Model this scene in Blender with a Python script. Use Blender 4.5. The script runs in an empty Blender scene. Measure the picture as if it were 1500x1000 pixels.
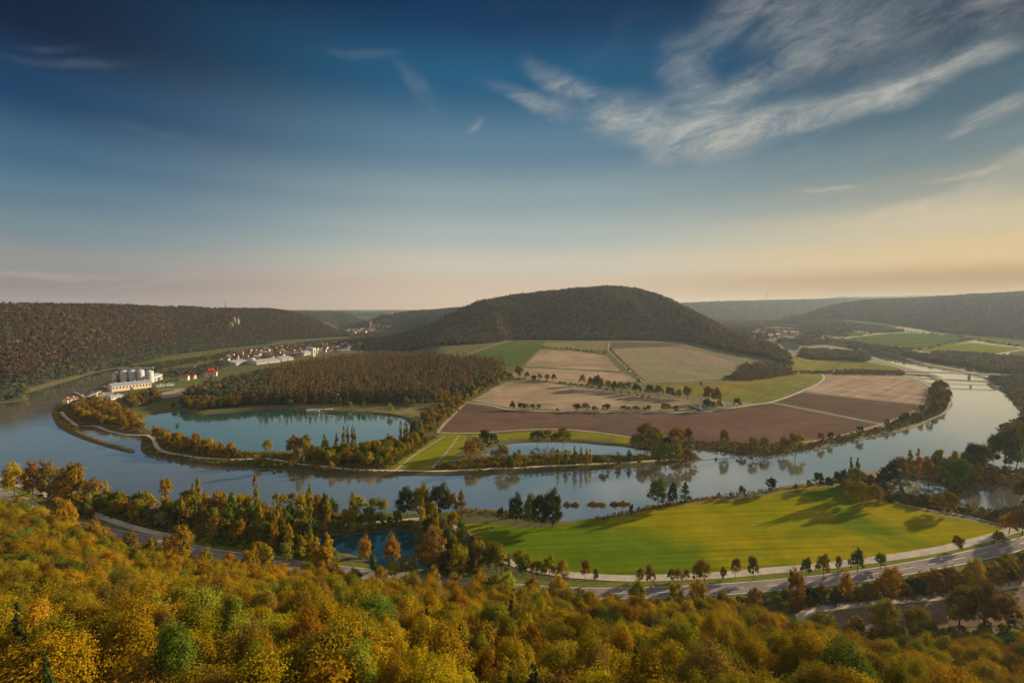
import bpy, math, random, re
import numpy as np
from mathutils import Vector
from mathutils.geometry import delaunay_2d_cdt
random.seed(7); rng = np.random.default_rng(7)
SC = bpy.context.scene; COL = SC.collection
F = 2000/3.0; PITCH = math.atan(48/F); CZ = 130.0
cp, sp = math.cos(PITCH), math.sin(PITCH)
SUN_AZ, SUN_EL = math.radians(63), math.radians(15)

# ---------------------------------------------------------------- ground plan helpers
def T(u): return (u-750)/F/1.0035
def gp(u, v, z=1.6):
    a = (u-750)/F; b = (500-v)/F
    dy = cp+b*sp; dz = -sp+b*cp
    s = (CZ-z)/(-dz)
    return (a*s, dy*s)
def to_px(x, y, z):
    d = y*cp-(z-CZ)*sp
    return 750+F*x/d, 500-F*(y*sp+(z-CZ)*cp)/d
def smooth(x):
    x = np.clip(x, 0, 1); return x*x*(3-2*x)
def catmull(P, step=None, n=6, closed=False):
    P = [np.array(p, float) for p in P]; out = []; m = len(P)
    for i in range(m if closed else m-1):
        g = lambda k: P[k % m] if closed else P[min(max(k, 0), m-1)]
        p0, p1, p2, p3 = g(i-1), g(i), g(i+1), g(i+2)
        k = n if step is None else max(1, int(np.linalg.norm(p2-p1)/step))
        for j in range(k):
            t = j/k
            out.append(0.5*((2*p1)+(p2-p0)*t+(2*p0-5*p1+4*p2-p3)*t*t+(3*p1-p0-3*p2+p3)*t**3))
    if not closed: out.append(P[-1])
    return np.array(out)
def sd_poly(X, Y, P):
    """signed distance, positive inside"""
    X = np.asarray(X, float); Y = np.asarray(Y, float)
    d = np.full(X.shape, 1e18); ins = np.zeros(X.shape, bool); n = len(P)
    for i in range(n):
        x0, y0 = P[i]; x1, y1 = P[(i+1) % n]
        ex, ey = x1-x0, y1-y0; L = ex*ex+ey*ey+1e-12
        wx, wy = X-x0, Y-y0
        t = np.clip((wx*ex+wy*ey)/L, 0, 1)
        d = np.minimum(d, (wx-ex*t)**2+(wy-ey*t)**2)
        if y0 != y1:
            c = ((y0 > Y) != (y1 > Y)) & (X < ex*(Y-y0)/ey+x0)
            ins ^= c
    d = np.sqrt(d)
    return np.where(ins, d, -d)
def vnoise(X, Y, s, seed=0):
    X = np.asarray(X)/s; Y = np.asarray(Y)/s
    r = 0
    for k in range(5):
        a = seed*1.7+k*2.1
        f = 1.0+k*0.43
        r = r+np.sin(X*f*math.cos(a)+Y*f*math.sin(a)+a*3.3+1.3*np.sin(X*0.6*math.sin(a*2)+Y*0.7*math.cos(a*1.3)+a))
    return r/5

# ---------------------------------------------------------------- hills: (u, v of crest, crest distance, foot distance)
HILLS = {
 'A': dict(th=12, back=(900, 1500), n=[(-1500,440,1000,560),(-300,441,1000,590),(0,443,1060,652),(50,444,1160,735),(100,444,1260,836),(150,445,1420,985),(200,446,1580,1156),
       (250,447,1760,1345),(300,449,1930,1500),(350,450,2020,1636),(400,452,2180,1790),(430,457,2300,1880),(470,471,2350,1990),(500,486,2350,2080),(512,494,2350,2100)]),
 'B': dict(th=8, back=(1500, 1500), n=[(380,458,3700,3000),(440,458,3700,3000),(505,459,3700,3050),(520,464,3600,3100),(535,472,3500,3100),(548,482,3450,3100)]),
 'E': dict(th=0, back=(3000, 1000), n=[(400,459,7200,5200),(480,459,7200,5200),(560,458,7000,5000),(640,456,6800,5000),(760,455,6800,5000)]),
 'D': dict(th=10, back=(600, 1000), n=[(530,481,3000,2700),(538,476,3000,2650),(550,466,3000,2600),(560,461,3000,2550),(575,460,3000,2500),(592,457,3000,2480),(620,454,3000,2450),(662,451,2950,2400),(720,448,2950,2400),(800,446,2950,2400)]),
 'C': dict(th=15, back=(60, 700), n=[(530,506,1700,1400),(560,497,1850,1440),(600,484,1900,1330),(640,469,1900,1230),(670,453,1890,1225),(700,440,1890,1260),(730,434,1880,1290),(750,430,1880,1385),(800,425,1860,1385),(850,420,1840,1380),
       (890,418,1820,1380),(930,420,1800,1380),(960,428,1760,1370),(985,438,1700,1360),(1000,446,1650,1350),(1025,459,1560,1270),(1050,471,1480,1180),(1075,484,1370,1110),(1100,495,1270,1060),(1125,504,1200,1030),(1150,520,1080,960),(1162,535,1000,920)]),
 'G': dict(th=0, back=(3000, 1500), n=[(900,446,5200,3900),(985,446,5200,3900),(1050,443,5200,3900),(1100,442,5200,3900),(1180,440,5200,3900),(1300,438,5300,3900),(1400,438,5300,3900)]),
 'I': dict(th=0, back=(2000, 1000), n=[(1180,441,7600,6500),(1230,437,7600,6500),(1300,436,7600,6500),(1380,434,7600,6500),(1500,434,7600,6500)]),
 'H': dict(th=10, back=(2500, 1500), n=[(1122,478,3200,2800),(1145,468,3300,2800),(1160,463,3300,2780),(1182,459,3300,2750),(1200,452,3300,2700),(1237,443,3350,2600),(1275,439,3350,2450),(1332,437,3250,2200),(1375,434,3150,1980),
       (1425,431,3000,1800),(1500,427,2850,1650),(1700,420,2500,1400),(2600,418,2000,1200),(4500,418,1700,1000)]),
}
for h in HILLS.values():
    n = np.array(h['n'], float)
    h['t'] = T(n[:, 0]); h['zc'] = CZ-(n[:, 1]-452)/F*n[:, 2]-h['th']; h['dc'] = n[:, 2]; h['df'] = n[:, 3]
def hill(h, x, y):
    t = x/np.maximum(y, 1.0)
    zc = np.interp(t, h['t'], h['zc']); dc = np.interp(t, h['t'], h['dc']); df = np.interp(t, h['t'], h['df'])
    w = smooth((t-(h['t'][0]-0.03))/0.03)*smooth(((h['t'][-1]+0.03)-t)/0.03)
    s = np.clip((y-df)/(dc-df), 0, 1)
    gx = x+0.35*y; wob = 1+(0.20*vnoise(gx, 0.35*y, 70, 3)+0.10*vnoise(gx, 0.4*y, 28, 4))*np.sin(np.pi*np.clip(s, 0, 1))
    zc = zc+4*vnoise(x, y, 110, 6)+2*vnoise(x, y, 40, 2)
    prof = (0.55*s+0.45*smooth(s)*1.0)*wob
    prof = np.where(s >= 1, 1, prof); prof = np.where(s > 0.8, prof-0.0*s, prof)
    fall = 1-smooth((y-dc-h['back'][0])/h['back'][1])
    return np.where((y > df) & (y > 60), prof*fall*w, 0), zc, s*w
def base(x, y):
    t = x/np.maximum(y, 1.0)
    wc = smooth((t-T(585))/0.1)*smooth((T(1215)-t)/0.13)
    zc = 33*smooth((y-640)/(1330-640)*0.92)*wc
    wr = smooth((t-T(1130))/0.13)
    zr = np.interp(y, [1050, 1500, 1950, 2400, 2700, 3500], [0, 11, 27, 55, 72, 80])*wr
    zf = np.interp(y, [2000, 3200, 4500, 9000], [0, 6, 40, 90])
    return 1.6+0.25*vnoise(x, y, 37, 1)*smooth((y-200)/300)+np.maximum(np.maximum(zc, zr), zf)
FOOT = np.array([gp(u, v, 1.6) for u, v in [(-900,690),(-400,705),(-200,715),(0,757),(100,797),(230,847),(300,860),(400,873),(620,892),(780,910),(950,924),(1100,932),(1170,960),(1260,985),(1400,985),(1500,972),(1700,935),(2100,860),(2800,790)]])
FOOTP = np.vstack([catmull(FOOT, n=5), [[1500, -200], [1500, -1500], [-1500, -1500], [-1500, 200]]])
def slope(x, y):
    s = sd_poly(x, y, FOOTP)
    z = np.where(s > 0, 0.54*s-6*smooth(s/14)*0+0.0, 0)
    z = np.where(z > 100, 100+28*np.tanh((z-100)/60), z)
    z = z+1.6*vnoise(x, y, 9, 5)*smooth(s/30)
    r2 = x*x+y*y
    return z+23*np.exp(-r2/150), s
# ---------------------------------------------------------------- water outlines (picture pixels of the photo, laid on the z = 0 plane)
RIVER = [(-500,600),(0,590),(37,575),(87,560),(125,550),(162,541),(200,535),(216,532),(205,537),(182,545),(172,553),(150,563),(132,573),(110,583),(85,592),(77,600),(77,612),(85,625),(107,638),(140,650),(170,659),(193,664),(198,660),(185,654),
 (160,648),(135,638),(118,629),(140,627),(170,632),(200,637),(208,640),(206,650),(210,664),(250,673),(300,681),(350,686),(375,686),(425,689),(462,692),(500,696),(550,697),(625,697),(700,696),(750,695),(825,691),(900,687),(975,682),(1018,677),(1030,672),
 (1000,668),(935,667),(875,666),(825,664),(750,666),(712,667),(722,658),(750,650),(780,648),(837,648),(875,651),(920,655),(960,661),(1015,659),(1050,661),(1087,667),(1125,668),(1175,661),(1205,656),(1230,649),(1265,643),(1300,635),(1337,627),(1362,616),
 (1387,604),(1394,590),(1395,575),(1391,563),(1380,553),(1360,546),(1337,540),(1300,530),(1275,523),(1240,514),(1200,510),(1172,512),(1163,522),(1148,522),(1143,510),(1146,504),(1200,504),(1240,508),(1275,517),(1312,525),(1350,534),(1387,541),(1425,549),(1450,559),(1470,570),
 (1487,585),(1497,600),(1492,615),(1475,622),(1460,635),(1452,645),(1425,654),(1412,662),(1365,673),(1310,683),(1275,690),(1230,701),(1192,706),(1150,711),(1125,716),(1087,725),(1025,728),(985,735),(945,741),(925,750),(880,757),(850,760),(832,763),(800,757),(745,747),(690,745),
 (640,750),(560,750),(470,748),(375,745),(300,741),(215,735),(125,722),(60,712),(0,703),(-500,690)]
LAKE = [(210,617),(225,607),(260,603),(290,607),(312,606),(375,601),(425,599),(455,604),(500,604),(550,607),(587,612),(600,622),(598,634),(590,643),(560,652),(500,662),(440,662),(405,660),(375,661),(340,658),(300,648),(260,640),(225,630)]
POND = [(462,787),(487,784),(520,782),(547,779),(582,776),(607,783),(606,803),(612,820),(640,830),(642,843),(610,847),(570,838),(525,815),(485,804),(463,797)]
LILY = [(1300,715),(1315,705),(1340,701),(1370,707),(1390,715),(1364,727),(1345,729),(1312,723)]
POOL = [(1405,733),(1430,718),(1455,713),(1487,715),(1512,719),(1496,738),(1462,750),(1437,748),(1410,743)]
EAST = [(1447,668),(1475,664),(1520,662),(1530,675),(1510,686),(1480,687),(1452,684)]
SLIV = [(1343,552),(1356,551),(1372,558),(1374,561),(1362,560),(1350,556)]
WATERS = [('river', RIVER), ('lake', LAKE), ('pond', POND), ('lily_pond', LILY), ('pool', POOL), ('backwater', EAST), ('side_channel', SLIV)]
WP = {k: catmull([gp(u, v, 0) for u, v in P], n=3, closed=True) for k, P in WATERS}
def fix_sd(x, y):
    out = np.full(x.shape, -99.0)
    for k, P in WP.items():
        m = (x > P[:, 0].min()-14) & (x < P[:, 0].max()+14) & (y > P[:, 1].min()-14) & (y < P[:, 1].max()+14)
        if m.any():
            out[m] = np.maximum(out[m], sd_poly(x[m], y[m], P))
    return out
def height(x, y, water=True, full=False):
    x = np.atleast_1d(np.asarray(x, float)); y = np.atleast_1d(np.asarray(y, float))
    z = base(x, y); fm = np.zeros(x.shape)
    for h in HILLS.values():
        hp, zc, hs = hill(h, x, y)
        z = z+np.maximum(zc-z, 0)*hp
        fm = np.maximum(fm, smooth(hs*25))
    m = y < 420
    sl = np.zeros(x.shape)
    if m.any():
        a, s = slope(x[m], y[m]); z[m] = z[m]+a; sl[m] = smooth((s+2)/8)
    fm = np.maximum(fm, sl)
    if water:
        sd = fix_sd(x, y)
        k = smooth((-sd)/5.0)
        low = sd > -5
        z = np.where(low, np.where(sd > 0, -0.28*np.minimum(sd, 6), z*k*1.0+0.02), z)
        if full: return z, fm, sd
    if full: return z, fm, None
    return z
def H1(x, y, water=False): return float(height(x, y, water)[0])
def land(x, y):
    z = base(x, y)
    for h in HILLS.values():
        if (y > h['df'].min()).any():
            hp, zc, hs = hill(h, x, y); z = z+np.maximum(zc-z, 0)*hp
    return z
def Gs(P):
    """photo points laid on the terrain: first hit of the sight line"""
    P = np.array(P, float); out = np.zeros((len(P), 2))
    lo = P[:, 1] < 640
    if (~lo).any():
        x, y = gp(P[~lo, 0], P[~lo, 1], 1.6); out[~lo] = np.stack([x, y], 1)
    if lo.any():
        a = ((P[lo, 0]-750)/F)[:, None]; b = (500-P[lo, 1])/F; dy = (cp+b*sp)[:, None]; dz = (-sp+b*cp)[:, None]
        ys = np.exp(np.linspace(math.log(380), math.log(4200), 500))[None, :]+0*a; k = ys/dy; xs = a*k; gap = CZ+dz*k-land(xs, ys)
        i = np.argmax(gap <= 0, 1); i = np.where((gap <= 0).any(1), i, 499); i = np.maximum(i, 1); r = np.arange(len(i))
        g0, g1 = gap[r, i-1], gap[r, i]; f = np.clip(g0/(g0-g1+1e-9), 0, 1)
        yy = ys[r, i-1]*(1-f)+ys[r, i]*f; out[lo] = np.stack([yy*xs[r, i]/ys[r, i], yy], 1)
    return out
def G(u, v): return tuple(float(q) for q in Gs([(u, v)])[0])

# ---------------------------------------------------------------- materials
def mat(name):
    m = bpy.data.materials.new(name); m.use_nodes = True
    nt = m.node_tree; nt.nodes.clear()
    o = nt.nodes.new('ShaderNodeOutputMaterial')
    return m, nt, o
def N(nt, typ, **kw):
    n = nt.nodes.new(typ)
    for k, v in kw.items():
        if k.startswith('i_'): n.inputs[k[2:].replace('_', ' ')].default_value = v
        else: setattr(n, k, v)
    return n
def rgb(c): return (c[0], c[1], c[2], 1)
def mixc(nt, fac, a, b, blend='MIX'):
    m = nt.nodes.new('ShaderNodeMix'); m.data_type = 'RGBA'; m.blend_type = blend
    for s, val in ((0, fac), (6, a), (7, b)):
        if hasattr(val, 'links'): nt.links.new(val, m.inputs[s])
        elif val is not None: m.inputs[s].default_value = val if s == 0 else rgb(val)
    return m.outputs[2]
def math_(nt, op, a, b=None, c=None, clamp=False):
    m = nt.nodes.new('ShaderNodeMath'); m.operation = op; m.use_clamp = clamp
    for i, v in enumerate((a, b, c)):
        if v is None: continue
        if hasattr(v, 'links'): nt.links.new(v, m.inputs[i])
        else: m.inputs[i].default_value = v
    return m.outputs[0]
def maprange(nt, v, a, b, c=0.0, d=1.0, kind='LINEAR'):
    m = nt.nodes.new('ShaderNodeMapRange'); m.interpolation_type = kind
    nt.links.new(v, m.inputs[0])
    for i, q in enumerate((a, b, c, d)): m.inputs[1+i].default_value = q
    return m.outputs[0]
def noise(nt, vec, scale, detail=3, rough=0.55, dist=0.0):
    n = nt.nodes.new('ShaderNodeTexNoise'); n.inputs['Scale'].default_value = scale; n.inputs['Detail'].default_value = detail
    n.inputs['Roughness'].default_value = rough; n.inputs['Distortion'].default_value = dist
    if vec is not None: nt.links.new(vec, n.inputs['Vector'])
    return n.outputs[0]
def mapping(nt, vec, scale=(1,1,1), rot=(0,0,0), loc=(0,0,0)):
    m = nt.nodes.new('ShaderNodeMapping'); m.inputs['Scale'].default_value = scale; m.inputs['Rotation'].default_value = rot; m.inputs['Location'].default_value = loc
    nt.links.new(vec, m.inputs['Vector']); return m.outputs[0]
def coord(nt, which='Object'): return nt.nodes.new('ShaderNodeTexCoord').outputs[which]
def surf(nt, o, color, rough=0.9, normal=None, spec=0.2):
    b = nt.nodes.new('ShaderNodeBsdfPrincipled'); b.inputs['Roughness'].default_value = rough; b.inputs['Specular IOR Level'].default_value = spec
    if hasattr(color, 'links'): nt.links.new(color, b.inputs['Base Color'])
    else: b.inputs['Base Color'].default_value = rgb(color)
    if normal is not None: nt.links.new(normal, b.inputs['Normal'])
    nt.links.new(b.outputs[0], o.inputs[0]); return b
def bump(nt, h, strength=0.5, dist=0.3):
    b = nt.nodes.new('ShaderNodeBump'); b.inputs['Strength'].default_value = strength; b.inputs['Distance'].default_value = dist
    nt.links.new(h, b.inputs['Height']); return b.outputs[0]
def leaf_mat(name, c1, c2, trans=0.28, nscale=0.35):
    vs = 0.16 if 'hill' in name else 0.30
    m, nt, o = mat(name)
    oi = nt.nodes.new('ShaderNodeObjectInfo')
    v = coord(nt)
    f = maprange(nt, noise(nt, v, nscale, 3), 0.33, 0.67)
    col = mixc(nt, f, c1, c2)
    f2 = maprange(nt, noise(nt, v, nscale*6, 2), 0.3, 0.7, 0.72, 1.3)
    hs = nt.nodes.new('ShaderNodeHueSaturation'); nt.links.new(col, hs.inputs['Color'])
    nt.links.new(maprange(nt, oi.outputs['Random'], 0, 1, 0.478, 0.518), hs.inputs['Hue'])
    r2 = math_(nt, 'FRACT', math_(nt, 'MULTIPLY', oi.outputs['Random'], 7.31))
    nt.links.new(math_(nt, 'MULTIPLY', f2, maprange(nt, r2, 0, 1, 1-vs, 1+vs)), hs.inputs['Value'])
    d = nt.nodes.new('ShaderNodeBsdfDiffuse'); t = nt.nodes.new('ShaderNodeBsdfTranslucent')
    nt.links.new(hs.outputs[0], d.inputs[0]); nt.links.new(hs.outputs[0], t.inputs[0])
    mx = nt.nodes.new('ShaderNodeMixShader'); mx.inputs[0].default_value = trans
    nt.links.new(d.outputs[0], mx.inputs[1]); nt.links.new(t.outputs[0], mx.inputs[2])
    nt.links.new(mx.outputs[0], o.inputs[0]); return m
PAL = {  # word used in labels: two base colours
 'golden':      ((0.34,0.235,0.008), (0.205,0.15,0.006)),
 'amber':       ((0.33,0.185,0.010), (0.19,0.115,0.008)),
 'olive':       ((0.235,0.195,0.010), (0.14,0.125,0.008)),
 'green':       ((0.135,0.180,0.018), (0.075,0.11,0.014)),
 'dark green':  ((0.060,0.082,0.026), (0.036,0.054,0.020)),
 'rust':        ((0.32,0.075,0.018), (0.24,0.11,0.015)),
 'pale willow': ((0.26,0.22,0.10), (0.17,0.16,0.07)),
 'bronze':      ((0.23,0.150,0.024), (0.14,0.095,0.018)),
 'lime':        ((0.30,0.30,0.025), (0.16,0.19,0.02)),
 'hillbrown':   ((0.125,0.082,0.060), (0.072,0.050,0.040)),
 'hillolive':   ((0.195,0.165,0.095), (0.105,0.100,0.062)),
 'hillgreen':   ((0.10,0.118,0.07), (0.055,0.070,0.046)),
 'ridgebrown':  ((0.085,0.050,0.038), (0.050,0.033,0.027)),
 'pine':        ((0.33,0.20,0.065), (0.085,0.098,0.040)),
}
LM = {k: leaf_mat('leaves_'+k.replace(' ', '_'), *v) for k, v in PAL.items()}
def simple(name, c, rough=0.8, c2=None, ns=2.0, spec=0.3, metal=0.0):
    m, nt, o = mat(name)
    if c2 is None: c2 = tuple(x*0.75 for x in c)
    b = surf(nt, o, mixc(nt, maprange(nt, noise(nt, coord(nt), ns, 4), 0.35, 0.65), c, c2), rough, spec=spec); b.inputs['Metallic'].default_value = metal
    return m
BARK = simple('bark', (0.10,0.075,0.05), 0.95, (0.05,0.038,0.028), 3)
BARKP = simple('pale_bark', (0.28,0.24,0.19), 0.9, (0.12,0.10,0.08), 3)
WHITE = simple('white_paint', (0.56,0.55,0.53), 0.7, (0.42,0.41,0.40), 0.3)
CREAM = simple('cream_render', (0.62,0.55,0.43), 0.8, None, 0.5)
PINKW = simple('pink_render', (0.55,0.36,0.28), 0.8, None, 0.5)
REDR = simple('red_roof_tiles', (0.24,0.095,0.065), 0.8, (0.15,0.065,0.05), 0.8)
BRNR = simple('brown_roof_tiles', (0.16,0.08,0.055), 0.7, None, 0.8)
GRYR = simple('grey_roof_sheet', (0.34,0.38,0.43), 0.55, (0.25,0.29,0.34), 0.2)
BLUR = simple('blue_grey_roof', (0.30,0.36,0.44), 0.4, (0.24,0.30,0.37), 0.3)
SCARL = simple('scarlet_roof', (0.62,0.05,0.05), 0.55, (0.5,0.04,0.04), 0.5)
STEEL = simple('silo_steel', (0.46,0.49,0.51), 0.55, (0.36,0.39,0.41), 0.25, 0.4)
DECK = simple('bridge_deck', (0.13,0.13,0.14), 0.8)
CONC = simple('concrete', (0.42,0.40,0.37), 0.85, (0.32,0.30,0.28), 0.2)
DARKM = simple('dark_metal', (0.06,0.06,0.07), 0.6)
WOOD = simple('weathered_wood', (0.25,0.18,0.12), 0.8)
GLASSD = simple('window_glass', (0.03,0.035,0.045), 0.15, None, 1, 0.6)
ROCK = simple('limestone', (0.50,0.42,0.33), 0.9, (0.26,0.21,0.17), 0.12)
REDM = simple('red_paint', (0.5,0.06,0.04), 0.5)
# ---------------------------------------------------------------- mesh helpers
def mk_mesh(name, V, Q, mats=(), mi=None, smooth_=False):
    V = np.asarray(V, np.float32).reshape(-1, 3); Q = np.asarray(Q, np.int32)
    k = Q.shape[1]; me = bpy.data.meshes.new(name)
    me.vertices.add(len(V)); me.vertices.foreach_set('co', V.ravel())
    me.loops.add(Q.size); me.loops.foreach_set('vertex_index', Q.ravel())
    me.polygons.add(len(Q)); me.polygons.foreach_set('loop_start', np.arange(0, Q.size, k, dtype=np.int32))
    for m in mats: me.materials.append(m)
    if mi is not None: me.polygons.foreach_set('material_index', np.asarray(mi, np.int32))
    me.update(calc_edges=True)
    if smooth_: me.polygons.foreach_set('use_smooth', np.ones(len(Q), bool))
    return me
def add(name, me, parent=None, loc=None):
    o = bpy.data.objects.new(name, me); COL.objects.link(o)
    if parent is not None: o.parent = parent
    if loc is not None: o.location = loc
    return o
def struct(o): o['kind'] = 'structure'; return o
def tag(o, label, cat, group=None):
    if label: o['label'] = label
    o['category'] = cat
    if group: o['group'] = group
    return o
class MB:
    def __init__(s): s.v = []; s.q = []; s.m = []
    def quad(s, a, b, c, d, m=0):
        n = len(s.v); s.v += [a, b, c, d]; s.q.append((n, n+1, n+2, n+3)); s.m.append(m)
    def box(s, x0, x1, y0, y1, z0, z1, m=0, top=True):
        n = len(s.v)
        s.v += [(x0,y0,z0),(x1,y0,z0),(x1,y1,z0),(x0,y1,z0),(x0,y0,z1),(x1,y0,z1),(x1,y1,z1),(x0,y1,z1)]
        f = [(0,1,5,4),(1,2,6,5),(2,3,7,6),(3,0,4,7),(3,2,1,0)]
        if top: f.append((4,5,6,7))
        for q in f: s.q.append(tuple(n+i for i in q)); s.m.append(m)
    def gable(s, x0, x1, y0, y1, z0, z1, m=0, ov=0.4, th=0.25):
        ym = (y0+y1)/2; a, b = x0-ov, x1+ov; c, d = y0-ov, y1+ov
        for (ya, yb) in ((c, ym), (d, ym)):
            n = len(s.v)
            s.v += [(a,ya,z0),(b,ya,z0),(b,yb,z1),(a,yb,z1),(a,ya,z0-th),(b,ya,z0-th),(b,yb,z1-th),(a,yb,z1-th)]
            for q in [(0,1,2,3),(7,6,5,4),(0,4,5,1),(1,5,6,2),(3,2,6,7),(0,3,7,4)]: s.q.append(tuple(n+i for i in q)); s.m.append(m)
    def gend(s, x0, x1, y0, y1, z0, z1, m=0):
        ym = (y0+y1)/2
        for x in (x0, x1): s.quad((x,y0,z0),(x,y1,z0),(x,ym,z1),(x,ym,z1), m)
    def tube(s, P, R, n=8, m=0, cap=True):
        P = [Vector(p) for p in P]; k0 = len(s.v)
        for i, p in enumerate(P):
            d = (P[min(i+1, len(P)-1)]-P[max(i-1, 0)]).normalized()
            a = d.orthogonal().normalized(); b = d.cross(a)
            for j in range(n):
                t = 2*math.pi*j/n; q = p+(a*math.cos(t)+b*math.sin(t))*R[i]; s.v.append(tuple(q))
        for i in range(len(P)-1):
            for j in range(n):
                s.q.append((k0+i*n+j, k0+i*n+(j+1) % n, k0+(i+1)*n+(j+1) % n, k0+(i+1)*n+j)); s.m.append(m)
        if cap:
            c = len(s.v); s.v.append(tuple(P[-1])); b0 = k0+(len(P)-1)*n
            for j in range(0, n, 1): s.q.append((b0+j, b0+(j+1) % n, c, c)); s.m.append(m)
    def mesh(s, name, mats, sm=False):
        me = bpy.data.meshes.new(name)
        fs = []
        for q in s.q:
            r = []
            for i in q:
                if i not in r: r.append(i)
            fs.append(r)
        me.from_pydata([tuple(map(float, v)) for v in s.v], [], fs)
        for m in mats: me.materials.append(m)
        me.polygons.foreach_set('material_index', np.array(s.m, np.int32))
        if sm: me.polygons.foreach_set('use_smooth', np.ones(len(fs), bool))
        me.update(); return me
# ---------------------------------------------------------------- ground sheet
def build_ground():
    az = np.concatenate([np.arange(-54, 54, 0.088), np.arange(54, 306, 3.0)]); az = np.radians(az); na = len(az)
    rr = [2.0]
    while rr[-1] < 15000:
        r = rr[-1]; k = 1.045 if r < 140 else 1.0062 if r < 900 else 1.0085 if r < 2400 else 1.014; rr.append(r*k)
    rr = np.array(rr); nr = len(rr)
    A, R = np.meshgrid(az, rr)
    X = (R*np.sin(A)).ravel(); Y = (R*np.cos(A)).ravel()
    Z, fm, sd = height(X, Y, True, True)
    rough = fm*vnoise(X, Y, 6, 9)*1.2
    Z = Z+rough*(np.hypot(X, Y) > 300)
    V = np.stack([X, Y, Z], 1)
    V = np.vstack([V, [[0, 0, float(Z[:na].mean())]]])
    i = np.arange(nr-1)[:, None]; j = np.arange(na)[None, :]; j2 = (j+1) % na
    Q = np.stack([i*na+j, i*na+j2, (i+1)*na+j2, (i+1)*na+j], -1).reshape(-1, 4)
    Q = Q[:, ::-1]
    me = mk_mesh('ground', V, Q, [ground_mat()], smooth_=True)
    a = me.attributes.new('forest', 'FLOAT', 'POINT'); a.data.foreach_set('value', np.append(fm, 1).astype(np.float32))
    a = me.attributes.new('bank', 'FLOAT', 'POINT'); a.data.foreach_set('value', np.append(smooth((sd+4.5)/3), 0).astype(np.float32))
    return struct(add('ground', me))
def ground_mat():
    m, nt, o = mat('valley_ground'); v = coord(nt)
    n1 = maprange(nt, noise(nt, v, 0.012, 5), 0.35, 0.65); n2 = maprange(nt, noise(nt, v, 0.09, 5), 0.3, 0.7); n3 = noise(nt, v, 0.8, 3)
    g = mixc(nt, n1, (0.085,0.095,0.024), (0.12,0.105,0.04)); g = mixc(nt, math_(nt, 'MULTIPLY', n2, 0.6), g, (0.05,0.065,0.018))
    g = mixc(nt, maprange(nt, n3, 0.3, 0.7, 0.0, 0.35), g, (0.05,0.055,0.02))
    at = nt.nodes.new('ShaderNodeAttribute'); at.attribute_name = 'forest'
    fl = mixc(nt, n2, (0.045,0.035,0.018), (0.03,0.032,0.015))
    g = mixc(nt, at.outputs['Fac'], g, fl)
    ab = nt.nodes.new('ShaderNodeAttribute'); ab.attribute_name = 'bank'
    g = mixc(nt, math_(nt, 'MULTIPLY', ab.outputs['Fac'], 0.8), g, (0.085,0.070,0.040))
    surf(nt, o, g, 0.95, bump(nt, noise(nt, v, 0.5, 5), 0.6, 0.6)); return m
# ---------------------------------------------------------------- draped sheets (fields) and ribbons (roads)
def sheet(name, P, m, lift=0.12, step=18, world=None, smoothing=True):
    W = world if world is not None else Gs(P)
    W = catmull(W, step=6, closed=True) if smoothing else catmull_lin(W, 8)
    am = np.clip(W[:, 1]*0.0035, 0.6, 3.5); W = W+np.stack([vnoise(W[:, 0], W[:, 1], 9, 3), vnoise(W[:, 0], W[:, 1], 8, 5)], 1)*am[:, None]
    xs, ys = W[:, 0], W[:, 1]
    d = float(np.median(ys)); st = max(step, d/60)
    gx, gy = np.meshgrid(np.arange(xs.min(), xs.max(), st), np.arange(ys.min(), ys.max(), st))
    gx = gx.ravel(); gy = gy.ravel(); s = sd_poly(gx, gy, W); k = s > st*0.35
    pts = [Vector((a, b)) for a, b in W]+[Vector((a, b)) for a, b in zip(gx[k], gy[k])]
    n = len(W); r = delaunay_2d_cdt(pts, [(i, (i+1) % n) for i in range(n)], [list(range(n))], 1, 1e-3)
    v2 = np.array([(p.x, p.y) for p in r[0]]); z = height(v2[:, 0], v2[:, 1], True)+lift
    me = mk_mesh(name, np.column_stack([v2, z]), np.array(r[2]), [m], smooth_=True)
    if me.polygons[0].normal.z < 0: me.flip_normals()
    return struct(add(name, me))
def catmull_lin(W, step):
    out = []
    for i in range(len(W)):
        a = np.array(W[i]); b = np.array(W[(i+1) % len(W)]); k = max(1, int(np.linalg.norm(b-a)/step))
        for j in range(k): out.append(a+(b-a)*j/k)
    return np.array(out)
def ribbon(name, P, w, m, lift=0.2, world=None, off=0.0, dash=None, thick=0.0, z=None, parent=None):
    W = catmull(world if world is not None else Gs(P), step=4)
    d = np.gradient(W, axis=0); d /= np.linalg.norm(d, axis=1)[:, None]+1e-9; nn = np.stack([-d[:, 1], d[:, 0]], 1)
    C = W+nn*off; L = C+nn*w/2; R = C-nn*w/2
    zc = height(C[:, 0], C[:, 1], True); zl = height(L[:, 0], L[:, 1], True); zr = height(R[:, 0], R[:, 1], True)
    zz = np.maximum(np.maximum(zl, zr), zc)+lift if z is None else np.full(len(C), z)
    if z is None:
        for _ in range(3): zz = np.maximum(zz, np.convolve(np.pad(zz, 2, mode='edge'), np.ones(5)/5, 'valid'))
    V = []; Q = []; n = len(C)
    for i in range(n): V += [(*L[i], zz[i]), (*R[i], zz[i])]
    for i in range(n-1):
        if dash and (i//dash) % 2: continue
        Q.append((2*i, 2*i+1, 2*i+3, 2*i+2))
    me = mk_mesh(name, V, np.array(Q), [m], smooth_=True)
    if me.polygons[0].normal.z < 0: me.flip_normals()
    return struct(add(name, me, parent))
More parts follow.
